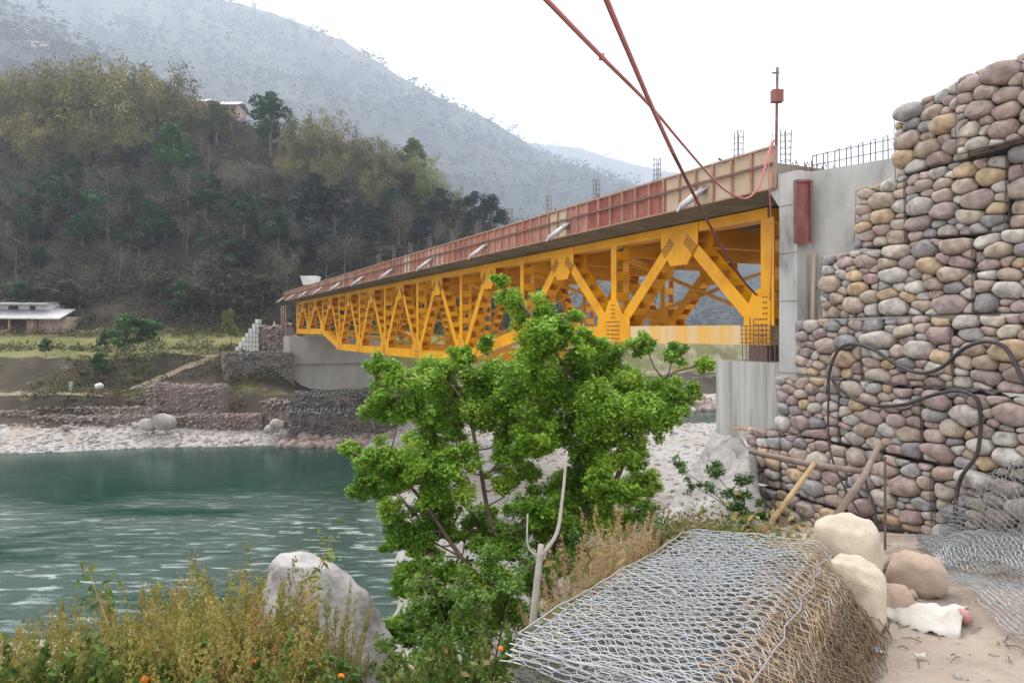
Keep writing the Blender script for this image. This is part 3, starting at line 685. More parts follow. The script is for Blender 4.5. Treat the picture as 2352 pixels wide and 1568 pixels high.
# drain spouts through the slab edge
for k in range(11):
    t = .9 + k * BAY
    p = B(t, -OV - .02, 3.4); q = p - P3 * .72 + Vector((0, 0, -.5)) + D3 * .05
    d = MB().tube([p, q], .085, 10).build('drain_pipe', STEELGREY, bridge, True)
    MB().tube([q - Vector((0, 0, -.02)), q + (q - p).normalized() * .1 + Vector((0, 0, -.06))], .03, 6).build('pipe_lip', STEELGREY, d)
    MB().tube([p + D3 * -.13 - P3 * .05, p - P3 * .3 + D3 * -.13 + Vector((0, 0, -.16))], .025, 6).build('pipe_stay', STEELGREY, d)
# edge formwork
e = thing('edge_formwork', 'reddish plywood edge formwork with timber studs along the near side of the deck', 'formwork', B(T0, -OV, 3.05))
ZB_, ZT_ = 3.04, 3.86; ob = -OV - .012
npn = 54; pw = (T1 - T0) / npn
for i in range(npn):
    a = T0 + i * pw
    MB().prism([B(a + .004, ob, ZB_), B(a + pw - .004, ob, ZB_), B(a + pw - .004, ob, ZT_), B(a + .004, ob, ZT_)], -P3 * .02).build('plywood_panel', TAN if i < 3 or (i % 13 == 7) else PLY, e)
    for j in (0, .5):
        s = MB(); q = a + (j + .02) * pw
        s.obox(B(q + .03, ob - .055, (ZB_ + ZT_) / 2 + .01), (D3, P3, Z3), (.028, .034, (ZT_ - ZB_) / 2 + .02)); s.build('stud', TIMB, e)
MB().beam(B(T0, ob - .045, ZT_ + .035), B(T1, ob - .045, ZT_ + .035), .1, .045, P3).build('top_rail', TIMB, e)
MB().beam(B(T0, ob - .115, 3.52), B(T1, ob - .115, 3.52), .05, .06, P3).build('waler', RUST, e)
MB().beam(B(T0, ob - .03, ZB_ - .02), B(T1, ob - .03, ZB_ - .02), .07, .035, P3).build('bottom_rail', TIMB, e)
for i in range(14):                                # short tie bars poking over the top rail
    q = T0 + 2 + i * 2.4 + RNG.uniform(-.5, .5)
    MB().tube([B(q, ob + .1, ZT_ - .1), B(q + RNG.uniform(.1, .4), ob + .05, ZT_ + RNG.uniform(.1, .2))], .03, 5).build('tie_bar', WIRED, e)
e = thing('edge_formwork', 'edge formwork on the far side of the deck, seen over the near form', 'formwork', B(T0, WB + OV, 3.05))
for i in range(27):
    a = T0 + i * pw * 2; MB().prism([B(a + .004, WB + OV + .012, ZB_), B(a + 2 * pw - .004, WB + OV + .012, ZB_), B(a + 2 * pw - .004, WB + OV + .012, ZT_ - .12), B(a + .004, WB + OV + .012, ZT_ - .12)], P3 * .02).build('plywood_panel', PLY, e)
# parapet post cages
def cage(t, o, z0, h, name='rebar_cage', lab=None, grp=None):
    p = B(t, o, z0); e = thing(name, lab, 'rebar', p, grp)
    for i, (a, b) in enumerate(((-.07, -.07), (.07, -.07), (.07, .07), (-.07, .07))):
        MB().tube([p + D3 * a + P3 * b, p + D3 * a + P3 * b + Vector((RNG.uniform(-.02, .02), 0, h * RNG.uniform(.95, 1.03)))], .011, 5).build('bar', REBAR, e)
    m = MB()
    for z in np.arange(.15, h, .14): m.tube([p + D3 * a + P3 * b + Vector((0, 0, z)) for a, b in ((-.08, -.08), (.08, -.08), (.08, .08), (-.08, .08), (-.08, -.08))], .006, 4)
    m.build('tie', REBAR, e)
CL = 'thin upright rebar cage for a parapet post on the bridge deck'
for k in range(11): cage(.2 + k * 3.1, -OV + .35, 3.5, 1.15, lab=CL, grp='parapet post cages')
# tall pole with red box
p = B(-1.2, -OV + .12, 3.5); PZ = p; e = thing('lamp_pole', 'thin rusty pole with a dark red box at the near deck corner', 'pole', p)
topz = EZ + (HY - 155) / F * p.y
MB().tube([p, Vector((p.x + .03, p.y, topz))], .03, 8).build('pole', RUST, e, True)
bz = EZ + (HY - 222) / F * p.y
MB().box((p.x - .1, p.y - .1, bz - .13), (p.x + .13, p.y + .06, bz + .13)).build('box', REDPANEL, e)
MB().tube([(p.x - .09, p.y, topz - .12), (p.x + .07, p.y, topz - .12)], .02, 5).build('clamp', RUST, e)
cage(-1.25, -OV + .35, 3.5, .8, lab='short rebar cage right beside the pole with the red box')
# box on far deck
p = B(LB - 10, -OV + .6, 3.55); e = thing('mixing_hopper', 'small pale box-shaped hopper on the far end of the deck', 'hopper', p)
m = MB(); a, b = .55, .75
m.poly([p + Vector((x * a, y * a, .5)) for x, y in ((-1, -1), (1, -1), (1, 1), (-1, 1))] + [p + Vector((x * b, y * b, 1.3)) for x, y in ((-1, -1), (1, -1), (1, 1), (-1, 1))], [(0, 3, 2, 1), (0, 1, 5, 4), (1, 2, 6, 5), (2, 3, 7, 6), (3, 0, 4, 7), (4, 5, 6, 7)]).build('bin', HWHITE, e)
m = MB()
for x, y in ((-.4, -.4), (.4, -.4), (.4, .4), (-.4, .4)): MB().tube([p + Vector((x, y, 0)), p + Vector((x, y, .52))], .04, 5).build('leg', RUST, e)

# ------------------------------------------------------------------ far pier and scaffold
e = thing('far_pier', 'broad concrete pier with a wider cap under the far bridge end', 'pier', B(LB, 0, -6))
def bbox(t0, t1, o0, o1, z0, z1, nm, mat, par): MB().prism([B(t0, o0, z0), B(t1, o0, z0), B(t1, o1, z0), B(t0, o1, z0)], (0, 0, z1 - z0)).build(nm, mat, par)
bbox(LB - 2.2, LB + 2.0, -1.4, WB + 1.4, -3.4, -.62, 'cap', CONCF, e)
bbox(LB - 1.9, LB + 1.9, -1.25, WB + 1.2, -8, -3.42, 'shaft', CONCF, e)
for o in (0, WB): bbox(LB - .6, LB + .3, o - .3, o + .3, -.62, BOT, 'bearing', RUST, e)
sc_ = thing('scaffold', 'timber scaffold with stacked boards behind the far truss end', 'scaffold', B(LB + 3, 0, -1))
for t in (1.2, 2.6, 4.0):
    for o in (-1.2, .4, 2): MB().tube([B(LB + t, o, -2.5), B(LB + t, o, 2.6)], .06, 5).build('pole', TIMB, sc_)
for z in np.arange(-.4, 2.6, .38):
    MB().beam(B(LB + 1.2, -1.3, z), B(LB + 4.4, -1.3, z), .06, .1, P3).build('board', RUST, sc_)
for k in range(4): MB().tube([B(LB + 2 + k * .4, -1.6, -1.6), B(LB + 4.5 + k * .5, -1.9, .9 - .2 * k)], .06, 5).build('prop', BAMBOOP, sc_)

# ------------------------------------------------------------------ near abutment
ab = thing('abutment', 'grey concrete abutment carrying the near end of the bridge', 'abutment', B(-1.6, 0, -5))
MB().prism([B(-1.39, -1.28, -5), B(-1.88, -1.28, -5), B(-1.88, WB + 1.3, -5), B(-1.39, WB + 1.3, -5)], (0, 0, 5 + 3.3)).build('back_wall', CONC, ab)
MB().prism([B(-1.385, -1.285, 3.305), B(-1.385, -1.285, 2.62), B(-1.1, -1.285, 3.0), B(-1.1, -1.285, 3.02), B(-1.36, -1.285, 3.02), B(-1.36, -1.285, 3.305)], P3 * (WB + 2.5)).build('corbel', CONC, ab)
wd_ = Vector((.664, -.748, 0)); W0 = Vector((6.24, 15.43, 0)); wn = Vector((.748, .664, 0))
def WP(v, o, z): q = W0 + wd_ * v + wn * o; return Vector((q.x, q.y, EZ + z))
MB().prism([WP(-.3, 0, .88), WP(3.4, 0, .88), WP(3.4, .5, .88), WP(-.3, .5, .88)], (0, 0, 3.3 - .88)).build('wing_wall', CONC, ab)
MB().prism([WP(-.3, .03, -5), WP(3.4, .03, -5), WP(3.4, .5, -5), WP(-.3, .5, -5)], (0, 0, 5.87)).build('wing_wall', CONCV, ab)
for z in (-2.2, -.9, .6, 1.6, 2.6): MB().prism([B(-1.385, -1.288, z), B(-1.885, -1.288, z), B(-1.885, -1.27, z), B(-1.385, -1.27, z)], (0, 0, .016)).build('pour_seam', STONEJ, ab)
MB().tube([WP(.06, -.1, -.1), WP(.12, -.12, 1.6)], .04, 6).build('side_pipe', TAN, ab)
e = thing('steel_form_panel', 'dark red steel form panel fixed on the abutment corner', 'form panel', WP(-.1, -.3, 1.9))
pa, pb_ = at(1825, 558, 15.12), at(1862, 556, 15.26); hz = (556 - 415) / F * 15.2
MB().prism([pa, pb_, pb_ + Vector((.02, .05, 0)), pa + Vector((.02, .05, 0))], (0, 0, hz)).build('sheet', REDPANEL, e)
for q in (pa, pb_): MB().box(q + Vector((-.025, -.06, -.01)), q + Vector((.025, .0, hz + .01))).build('flange', RUST, e)
for z in (0, hz): MB().beam(pa + Vector((0.02, -.03, z)), pb_ + Vector((-.02, -.03, z)), .05, .03, Z3).build('flange', REDPANEL, e)
# seat block and its footing
bbox(-1.37, 1.22, -.72, WB + .8, -2.55, -.74, 'bearing_seat', CONCV, ab)
for o in (0, WB): bbox(.0, .6, o - .25, o + .25, -.74, BOT, 'bearing', RUST, ab)
e = thing('seat_rebar', 'grid of dark reinforcing bars standing before the near truss end', 'rebar', B(.2, -.5, -.74))
for i in range(11): MB().tube([B(-.75 + i * .13, -.5 + RNG.uniform(-.02, .02), -.8), B(-.75 + i * .13 + RNG.uniform(-.02, .02), -.5, .17 + RNG.uniform(-.12, .14))], .012, 5).build('bar', REBAR, e)
for z in np.arange(-.3, .2, .1): MB().tube([B(-.8, -.52, z), B(.6, -.52, z)], .009, 4).build('bar', RUST, e)
# rough footing mass
def rough_block(name, label, c, half, mat, seed, sub=5, amp=.22, cat='footing'):
    import bmesh
    bm = bmesh.new(); bmesh.ops.create_cube(bm, size=2); bmesh.ops.subdivide_edges(bm, edges=bm.edges[:], cuts=9, use_grid_fill=True)
    for v in bm.verts:
        p = v.co.copy(); r = p.normalized() * 1.25; p = p.lerp(r, .42); f = .85 + .75 * (1 - (p.z + 1) / 2)
        k = Vector((n3(p.x * 1.5, p.y * 1.5, p.z * 1.5 + seed), n3(p.x * 1.5 + 9, p.y * 1.5, p.z * 1.5 + seed), n3(p.x * 1.5, p.y * 1.5 + 9, p.z + seed))) * amp
        v.co = Vector(((p.x * f + k.x) * half[0], (p.y * f + k.y) * half[1], (p.z + k.z) * half[2]))
    me = bpy.data.meshes.new(name); bm.to_mesh(me); bm.free(); o = link(name, me, mat, smooth=True); o.location = c; tag(o, label, cat); return o
ap = [at(1640, 985, 18.2), at(1735, 1005, 15.0), at(1760, 1205, 12.2), at(1485, 1200, 12.6)]; n = 22; V = []
for j in range(n + 1):
    for i in range(n + 1):
        u, v = i / n, j / n; p = ap[0].lerp(ap[1], u).lerp(ap[3].lerp(ap[2], u), v); e_ = min(u, 1 - u, v + .05, 1 - v) * 4
        V.append((p.x + .12 * n3(p.x * 2, p.y * 2, 1), p.y, p.z + .28 * fbm(p.x * 1.3, p.y * 1.3, 8, 4) * min(1, e_ + .3) - .5 * max(0, .5 - e_)))
idx = np.arange((n + 1) ** 2).reshape(n + 1, n + 1); Qs = np.stack([idx[:-1, :-1], idx[1:, :-1], idx[1:, 1:], idx[:-1, 1:]], -1).reshape(-1, 4).tolist()
rim = list(idx[0, :]) + list(idx[1:, n]) + list(idx[n, n - 1::-1]) + list(idx[n - 1:0:-1, 0]); b0 = len(V); V += [(V[k][0], V[k][1], 2.0) for k in rim]
Qs += [(rim[k], rim[(k + 1) % len(rim)], b0 + (k + 1) % len(rim), b0 + k) for k in range(len(rim))]
tag(link('concrete_apron', np_mesh('concrete_apron', V, Qs), APRON, smooth=True), 'rough grey concrete apron sloping down from the bearing seat', 'apron')
m = MB().beam(at(1683, 982, 16.3), at(1756, 990, 15.6), .3, .04, -P3).build('board', TIMB); m.name = 'timber_board'; tag(m, 'thin timber board lying on the footing by the seat block', 'board')
# rebar hoops along the wing wall top
HL = 'bent rebar hoop standing on top of the wing wall'
for k in range(9):
    v = -.1 + k * .24; p = WP(v, .25, 3.28); h = .38 + .02 * k
    o = MB().tube([p, p + Vector((0, 0, h)), p + wd_ * .09 + Vector((0, 0, h + .04)), p + wd_ * .1], .012, 5).build('rebar_hoop', REBAR)
    tag(o, HL, 'rebar', 'rebar hoops on the wing wall')
for z, l in ((.2, 'lower'), (.4, 'upper')):
    tag(MB().tube([WP(-.1, .24, 3.28 + z), WP(2.6, .24, 3.3 + z + .06)], .009, 4).build('rebar_line', REBAR), l + ' long rebar tied along the hoops on the wing wall', 'rebar')
o = MB()
for k in range(26):
    p = B(-1.85 + RNG.uniform(0, .45), RNG.uniform(-1.2, .6), 3.28); q = p + Vector((RNG.uniform(-.2, .2), RNG.uniform(-.2, .2), RNG.uniform(.05, .28))); o.tube([p, q, q + Vector((.06, 0, -.12))], .009, 4)
tag(o.build('bent_rebar', RUST), 'tangle of short rusty bar ends on the abutment top', 'rebar', kind='stuff')

# ------------------------------------------------------------------ stone gabion wall beside the abutment
GW = Vector((-.299, .954, 0)).normalized(); GN = Vector((-.954, -.299, 0)).normalized(); GS = .86; G0 = Vector((7.5, 13.6, 0)) * GS
def GP(u, o, z): q = G0 + GW * u + GN * o; return Vector((q.x, q.y, EZ + z))
def clip(poly, a, b, c):                          # keep a*x+b*y<=c
    r = []
    for i in range(len(poly)):
        p, q = poly[i], poly[(i + 1) % len(poly)]; dp = a * p[0] + b * p[1] - c; dq = a * q[0] + b * q[1] - c
        if dp <= 0: r.append(p)
        if dp * dq < 0: s = dp / (dp - dq); r.append((p[0] + (q[0] - p[0]) * s, p[1] + (q[1] - p[1]) * s))
    return r
AN = .52                                          # cobbles lie flat: wider than tall
def cells(Wd, Hh, rg, rmin=.045, rmax=.16):
    pts = []
    for big in (1, 0):
        for _ in range(700 if big else 3200):
            r = (.085 + (rmax - .085) * rg.random() ** 1.5) if big else rg.uniform(rmin, .085)
            x, y = rg.uniform(r * .6, Wd * AN - r * .6), rg.uniform(r * .6, Hh - r * .6)
            if all((x - a) ** 2 + (y - b) ** 2 > (.9 * (r + q)) ** 2 for a, b, q in pts): pts.append((x, y, r))
    res = []
    for i, (x, y, r) in enumerate(pts):
        poly = [(0, 0), (Wd * AN, 0), (Wd * AN, Hh), (0, Hh)]
        for j, (a, b, q) in enumerate(pts):
            if i == j or abs(a - x) > .9 or abs(b - y) > .9: continue
            poly = clip(poly, 2 * (a - x), 2 * (b - y), a * a + b * b - x * x - y * y - q * q + r * r)
            if len(poly) < 3: break
        if len(poly) >= 3: res.append([(p[0] / AN, p[1]) for p in poly])
    return res
def stone_mesh(poly, rg, fr, bulge=1.0):
    """closed rounded cobble filling a cell of the wall face; fr maps (u, z, out) to world"""
    A = cx = cy = 0
    for (x0, y0), (x1, y1) in zip(poly, poly[1:] + poly[:1]):
        k = x0 * y1 - x1 * y0; A += k; cx += (x0 + x1) * k; cy += (y0 + y1) * k
    if abs(A) < .004: return None
    cx /= 3 * A; cy /= 3 * A; K = 18; R = []
    for i in range(K):
        g = 2 * math.pi * i / K; dx, dy = math.cos(g), math.sin(g); best = 9
        for (x0, y0), (x1, y1) in zip(poly, poly[1:] + poly[:1]):
            ex, ey = x1 - x0, y1 - y0; den = dx * ey - dy * ex
            if abs(den) < 1e-9: continue
            t = ((x0 - cx) * ey - (y0 - cy) * ex) / den
            if t > 0: best = min(best, t)
        R.append(best)
    lim = [r * .985 for r in R]; S = R[:]
    for _ in range(rg.choice((1, 1, 2, 2))): S = [(S[i - 1] + 2 * S[i] + S[(i + 1) % K]) / 4 for i in range(K)]
    S = [min(a, b) for a, b in zip(S, lim)]
    sz = math.sqrt(abs(A) / 2); dep = sz * rg.uniform(.36, .58) * bulge; tl, tm = rg.uniform(-.16, .16), rg.uniform(-.12, .2); sd = rg.uniform(0, 99)
    prof = [(.78, -.7), (.97, -.25), (1.0, .12), (.95, .48), (.8, .8), (.5, .96)]
    V = []
    for (rho, hh) in prof:
        for i in range(K):
            g = 2 * math.pi * i / K; x = cx + math.cos(g) * S[i] * rho; y = cy + math.sin(g) * S[i] * rho
            nn = .16 * sz * fbm(x * 4 + sd, y * 4, hh * 2, 3)
            V.append(fr(x, y, dep * hh + nn + (x - cx) * tl + (y - cy) * tm))
    n = len(prof); V += [fr(cx, cy, -dep * .65), fr(cx, cy, dep * .98 + .08 * sz * n3(cx * 5 + sd, cy * 5, 2))]
    Fc = [(r * K + i, r * K + (i + 1) % K, (r + 1) * K + (i + 1) % K, (r + 1) * K + i) for r in range(n - 1) for i in range(K)]
    Fc += [(n * K, (i + 1) % K, i) for i in range(K)] + [(n * K + 1, (n - 1) * K + i, (n - 1) * K + (i + 1) % K) for i in range(K)]
    return V, Fc
COURSES = [(4.22, 2.87, .56), (2.87, 1.6, 1.57), (1.6, .25, 2.55), (.25, -1.0, 3.42), (-1.0, -2.3, 4.08), (-2.3, -3.6, 5.15), (-3.6, -4.9, 5.3)]
COURSES = [(a * GS, b * GS, c * GS) for a, b, c in COURSES]
ORD = ['top', 'second', 'third', 'fourth', 'fifth', 'sixth', 'lowest']
rg = random.Random(21)
def basket(u0, u1, z0, z1, off, label, grp, depth=1.0, tilt=0, hexes=False, stones=True):
    org = GP(u0, off, z0); e = thing('gabion_basket', label, 'gabion', GP((u0 + u1) / 2, off, z0), grp); L = u0 - u1; H = z1 - z0; o0 = ORIG[e]
    sag = rg.uniform(.0, .05)
    def fr(a, b, o):
        bb = b + tilt * a + .05 * n3(a * .9 + u0 * 3, b * .9, z0) + .04 * n3(a * 2.3, u0, z0 * 2) * (b / H)
        oo = o + .06 * n3(a * 1.1 + u0 * 5, b * 1.1, z0 * 2 + 4) + .1 * math.sin(math.pi * min(1, max(0, b / H))) * sag * 10 * .35
        return org - GW * a + GN * oo + Vector((0, 0, bb))
    if stones:
        for poly in cells(L, H, rg):
            r = stone_mesh(poly, rg, fr)
            if r is None: continue
            me = bpy.data.meshes.new('stone'); me.from_pydata([tuple(p - o0) for p in r[0]], [], r[1]); link('stone', me, STONE, e, True)
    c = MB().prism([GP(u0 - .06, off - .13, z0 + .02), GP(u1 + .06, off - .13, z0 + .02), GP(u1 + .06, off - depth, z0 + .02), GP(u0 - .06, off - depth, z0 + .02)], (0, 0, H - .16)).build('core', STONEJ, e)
    g = np.random.RandomState(int(abs(u0 * 100 + z0 * 10)) + 1); P, S = [], []     # rubble on the top and behind the face
    for k in range(int(L * depth * 26)):
        a, b = g.uniform(.05, L - .05), g.uniform(.1, depth - .1); P.append(fr(a, H - .13, -b) - o0); S.append(g.uniform(.07, .17))
    for k in range(int(L * H * 22)): P.append(fr(g.uniform(.06, L - .06), g.uniform(.06, H - .1), -.14) - o0); S.append(g.uniform(.05, .1))
    for k in range(int(depth * H * 22)):
        for s in (.08,): P.append(GP(u0 - s, off - g.uniform(.1, depth), z0 + g.uniform(.08, H - .1)) - o0); S.append(g.uniform(.07, .16))
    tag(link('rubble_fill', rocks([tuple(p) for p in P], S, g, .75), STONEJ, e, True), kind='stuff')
    m = MB()
    for a in (0.01, L - .01): m.tube([fr(a, b, .06) for b in np.linspace(0, H - .05, 7)], .006, 5)
    for b in (0.0, H - .05): m.tube([fr(a, b, .05) for a in np.linspace(0, L, 9)], .005, 5)
    m.build('edge_wire', WIRED, e)
    if hexes:
        m = MB(); hexnet(m, L, H, .13, lambda a, b: fr(a, b, .2 + .05 * n3(a * 3, b * 3, 2)), .0035); m.build('wire_mesh', WIRE, e)
    return e
def hexnet(m, L, H, s, f, r, drop=0):
    """hexagonal wire net over a rectangle, each wire a thin three-sided bar"""
    dx, dy = s, s * .86; ni, nj = int(L / dx), int(H / dy)
    for j in range(nj + 1):
        for i in range(ni + 1):
            x = i * dx + (dx / 2 if j % 2 else 0); y = j * dy
            if drop and rg.random() < drop: continue
            p = f(x, y + dy * .33); q = f(x, y + dy * .66)
            segs = [(f(x, y + dy * .22), f(x, y + dy * .78), 1.5)]
            sgn = 1 if j % 2 == 0 else -1
            segs += [(f(x, y + dy * .78), f(x + dx / 2, y + dy * 1.22), 1), (f(x, y + dy * .78), f(x - dx / 2, y + dy * 1.22), 1)]
            for a, b, k in segs: m.tube([a, b], r * k, 3, False)
for ci, (z1, z0, ul) in enumerate(COURSES):
    off = .0 + .07 * ci; u = ul - 1.32 * off; first = True; n = 0; end = -4.0 if ci < 6 else 1.3
    while u > end:
        wd = {0: 1.42}.get(ci, 1.75) * (1 if not first else (1.0 if ci == 0 else rg.choice((.62, .8, 1.0)))); nu = u - wd
        lab = f'cobble-filled gabion basket in the {ORD[ci]} course of the high stone wall'
        if n: lab = f'cobble-filled gabion basket, {ORD[n]} in from the stepped end of the {ORD[ci]} wall course'
        if first: lab = f'stepped end basket of the {ORD[ci]} course of the stone wall, toward the abutment'
        basket(u - .015, nu + .015, z0 + .01, z1 - .02 - (.0 if ci else rg.uniform(0, .06)), off + (0 if ci or first else .35), lab, f'gabion baskets of the {ORD[ci]} course', tilt=(-.0 if ci else .02), hexes=False)
        u = nu - (0.06 if ci == 0 else 0); first = False; n += 1

# hoses draped on the wall
def wallp(px, py, lift=.27):
    k = (px - CX) / F; u = (G0.x - k * G0.y) / (k * GW.y - GW.x); z = (HY - py) / F * (G0.y + GW.y * u)
    ci = next((i for i, (a, b, c) in enumerate(COURSES) if z > b), 6)
    off = .07 * ci + lift; s = 1.0                # refine once for the offset of the course
    k2 = k; G = G0 + GN * off; u = (G.x - k2 * G.y) / (k2 * GW.y - GW.x); q = G + GW * u
    return Vector((q.x, q.y, EZ + (HY - py) / F * q.y))
for pts, l in (([(1900, 905), (1906, 850), (1925, 805), (1955, 790), (2005, 802), (2060, 838), (2115, 856), (2165, 842), (2215, 800), (2265, 784), (2310, 800), (2345, 862), (2365, 900)], 'black hose looping in a wave over the middle of the stone wall'),
               ([(1910, 868), (1925, 890), (1965, 918), (2020, 932), (2080, 928), (2140, 908), (2195, 897), (2240, 912), (2252, 950), (2250, 1010), (2240, 1050), (2208, 1095), (2196, 1150), (2194, 1205)], 'lower black hose sagging across and hanging down the stone wall')):
    tag(MB().tube(spline([wallp(x, y) for x, y in pts], 6), .028, 7).build('hose', HOSE, None, True), l, 'hose')
tag(MB().tube(spline([wallp(x, y, .3) for x, y in [(1905, 880), (1902, 960), (1908, 1040), (1935, 1110), (1975, 1180), (2005, 1235)]], 6), .016, 6).build('cable', HOSE, None, True), 'thin black cable hanging down the lower wall behind the bamboo rail', 'cable')
tag(MB().tube(spline([wallp(x, y, .35) for x, y in [(1985, 1080), (1992, 1120), (2010, 1170), (2008, 1225), (1995, 1250)]], 6), .018, 6).build('cable', HOSE, None, True), 'short black cable curling beside the upright rusty bar', 'cable')
# bamboo rail in front of the wall foot
e = thing('bamboo_rail', 'rough pole rail propped on two slanting legs before the wall foot', 'rail', at(1860, 1205, 8.5))
YR = 8.7
MB().tube([at(1722, 1036, YR + .6), at(1860, 1066, YR + .1), at(2015, 1086, YR - .6)], [.035, .038, .03], 8).build('cross_pole', POLEW, e, True)
MB().tube([at(1872, 1062, YR), at(1815, 1140, YR - .1), at(1752, 1222, YR - .3)], [.03, .034, .036], 8).build('leg', BAMBOOP, e, True)
MB().tube([at(2020, 1020, YR - .4), at(1985, 1092, YR - .6), at(1900, 1215, YR - .9)], [.03, .036, .045], 8).build('leg', POLEW, e, True)
tag(MB().tube([at(2033, 1048, 8.3), at(2033, 1262, 8.2)], .014, 6).build('rusty_bar', RUST), 'upright rusty bar stuck in the ground before the wall', 'bar')

# ------------------------------------------------------------------ ropes overhead
def rope(pts, name, label, r0, r1, mat):
    P = spline([at(*p) for p in pts], 7); n = len(P)
    o = MB().tube(P, [r0 + (r1 - r0) * i / (n - 1) for i in range(n)], 8).build(name, mat, None, True); return tag(o, label, 'rope')
rope([(1090, -170, 2.6), (1255, 0, 3.6), (1382, 131, 5.0), (1495, 245, 7.5), (1565, 328, 10.5), (1632, 405, 13.2), (1670, 440, 14.3), (1712, 456, 15.2), (1740, 434, 15.3), (1754, 395, 15.4), (1768, 345, 15.6), (1778, 322, 15.7)], 'rope', 'red rope sagging from overhead to the pole with the red box', .013, .026, ROPE)
tag(MB().obox(at(1382, 131, 5.0), ((1, 0, 0), (0, 1, 0), (0, 0, 1)), (.018, .018, .02)).build('rope_knot', ROPE), 'knot tied in the sagging red rope', 'knot')
rope([(1335, -150, 2.8), (1393, 0, 3.6), (1440, 112, 5.0), (1500, 252, 7.2), (1545, 350, 9.2)], 'rope', 'straighter red rope crossing down before the deck', .013, .026, ROPE)
rope([(1545, 350, 9.2), (1590, 440, 11.2), (1632, 520, 13.2), (1672, 590, 15.2), (1712, 650, 17.0), (1750, 690, 18.0)], 'rope', 'dark lower length of rope running to the near truss end', .024, .024, ROPED)
rope([(1776, 300, 15.65), (1765, 380, 15.3), (1772, 520, 15.6), (1772, 600, 15.8), (1768, 690, 16.4)], 'cord', 'thin cord hanging from the pole down past the abutment edge', .01, .01, ROPE)

# ------------------------------------------------------------------ foreground tree
CL_ = [(1145, 645, 24), (1172, 690, 40), (1225, 722, 52), (1290, 745, 46), (1245, 785, 62), (1340, 792, 52), (1060, 822, 32), (880, 842, 40), (950, 858, 50), (930, 910, 72), (1020, 882, 72), (1108, 862, 55), (1130, 925, 82), (1200, 872, 82), (1290, 872, 82), (1380, 855, 82), (1460, 902, 80), (1530, 905, 50), (1480, 795, 36), (1548, 812, 32), (1615, 838, 24), (1390, 950, 100), (1280, 965, 84), (1500, 965, 50), (1050, 975, 52), (985, 1010, 62), (870, 1055, 52), (805, 1030, 28), (950, 1078, 72), (885, 1112, 60), (832, 1125, 34), (1025, 1105, 76), (1000, 1165, 60), (1205, 1085, 40), (1290, 1120, 74), (1385, 1095, 46), (1440, 1040, 58), (1480, 1115, 46), (1345, 1180, 78), (1215, 1190, 66), (905, 1235, 44), (962, 1225, 54), (1070, 1215, 52), (1150, 1250, 60), (1275, 1245, 62), (1410, 1200, 58), (950, 1330, 54), (1040, 1325, 58), (1120, 1335, 66), (1180, 1400, 50), (920, 1445, 50), (1000, 1425, 66), (1090, 1435, 66), (1000, 1510, 50), (1470, 1180, 40), (1240, 1330, 60), (1330, 1290, 56), (880, 1470, 34), (1060, 1385, 56), (980, 1270, 44), (1180, 990, 56), (860, 940, 36), (1590, 900, 26), (1560, 950, 30), (1420, 1130, 46), (1110, 790, 26), (1230, 1010, 60), (1340, 1050, 66), (1060, 1050, 42), (1150, 1100, 40), (1160, 1040, 36), (1110, 1180, 40), (900, 1165, 40), (1000, 940, 50), (850, 1085, 40), (1250, 1170, 50)]
TY = 9.2; g = np.random.RandomState(17)
tb = Vector((1.15, TY, height(1.15, TY))); tree = thing('leafy_tree', 'bright green leafy tree growing from the near bank before the bridge', 'tree', tb)
stems = [[tb + Vector((0, 0, -.1)), at(1402, 1330, TY), at(1398, 1190, TY), at(1392, 1060, TY + .1), at(1345, 930, TY), at(1280, 820, TY), at(1225, 730, TY - .1), at(1150, 655, TY)],
         [tb + Vector((-.25, -.1, -.1)), at(1250, 1340, TY - .1), at(1140, 1230, TY - .1), at(1100, 1060, TY), at(1075, 950, TY), at(1030, 880, TY + .1), at(935, 860, TY)],
         [tb + Vector((-.45, -.2, -.1)), at(1180, 1420, TY - .3), at(1060, 1280, TY - .2), at(970, 1150, TY - .2), at(900, 1080, TY - .2), at(815, 1040, TY)],
         [at(1396, 1150, TY), at(1440, 1040, TY + .2), at(1480, 930, TY + .2), at(1540, 860, TY + .2), at(1612, 838, TY + .3)]]
allp = []
for i, s in enumerate(stems):
    sp = spline(s, 5); allp += sp; n = len(sp); r0 = .055 if i == 0 else .036
    MB().tube(sp, [r0 * (1 - .85 * k / n) + .004 for k in range(n)], 7).build('trunk' if i == 0 else 'limb', BARK, tree, True)
br = MB(); cen, rad, per = [], [], []
for (x, y, r) in CL_:
    c = at(x, y, TY + g.uniform(-.7, .7) * min(1, r / 50)); R = r / F * TY
    q = min(allp, key=lambda p: (p - c).length + 2 * max(0, p.z - c.z + .45 * (p - c).length))
    br.tube(spline([q, q.lerp(c, .5) + Vector((0, 0, -.06)), c + Vector((0, 0, R * .3))], 4), [.012 - .0009 * k for k in range(9)], 5)
    for k in range(9 + int(r / 4.5)):                # sub-clumps of leaves on twigs
        d = Vector(g.normal(size=3)).normalized() * R * g.uniform(.35, 1.0); d.z *= .8; cc = c + d; cen.append(cc); rr = R * g.uniform(.2, .46) + .03; rad.append(rr); per.append(max(50, rr * rr * 9500))
        br.tube([c, c + d * .5 + Vector((0, 0, -.02)), cc], [.006, .004, .002], 4)
tag(br.build('twigs', BARK, tree), kind='stuff')
pts = blob_pts(cen, rad, per, g, .35)
V, Q = leaves(pts, .052, .62, .55, rng=g); V -= np.array(tb[:])
link('crown', np_mesh('crown', V, Q), LEAF, tree)

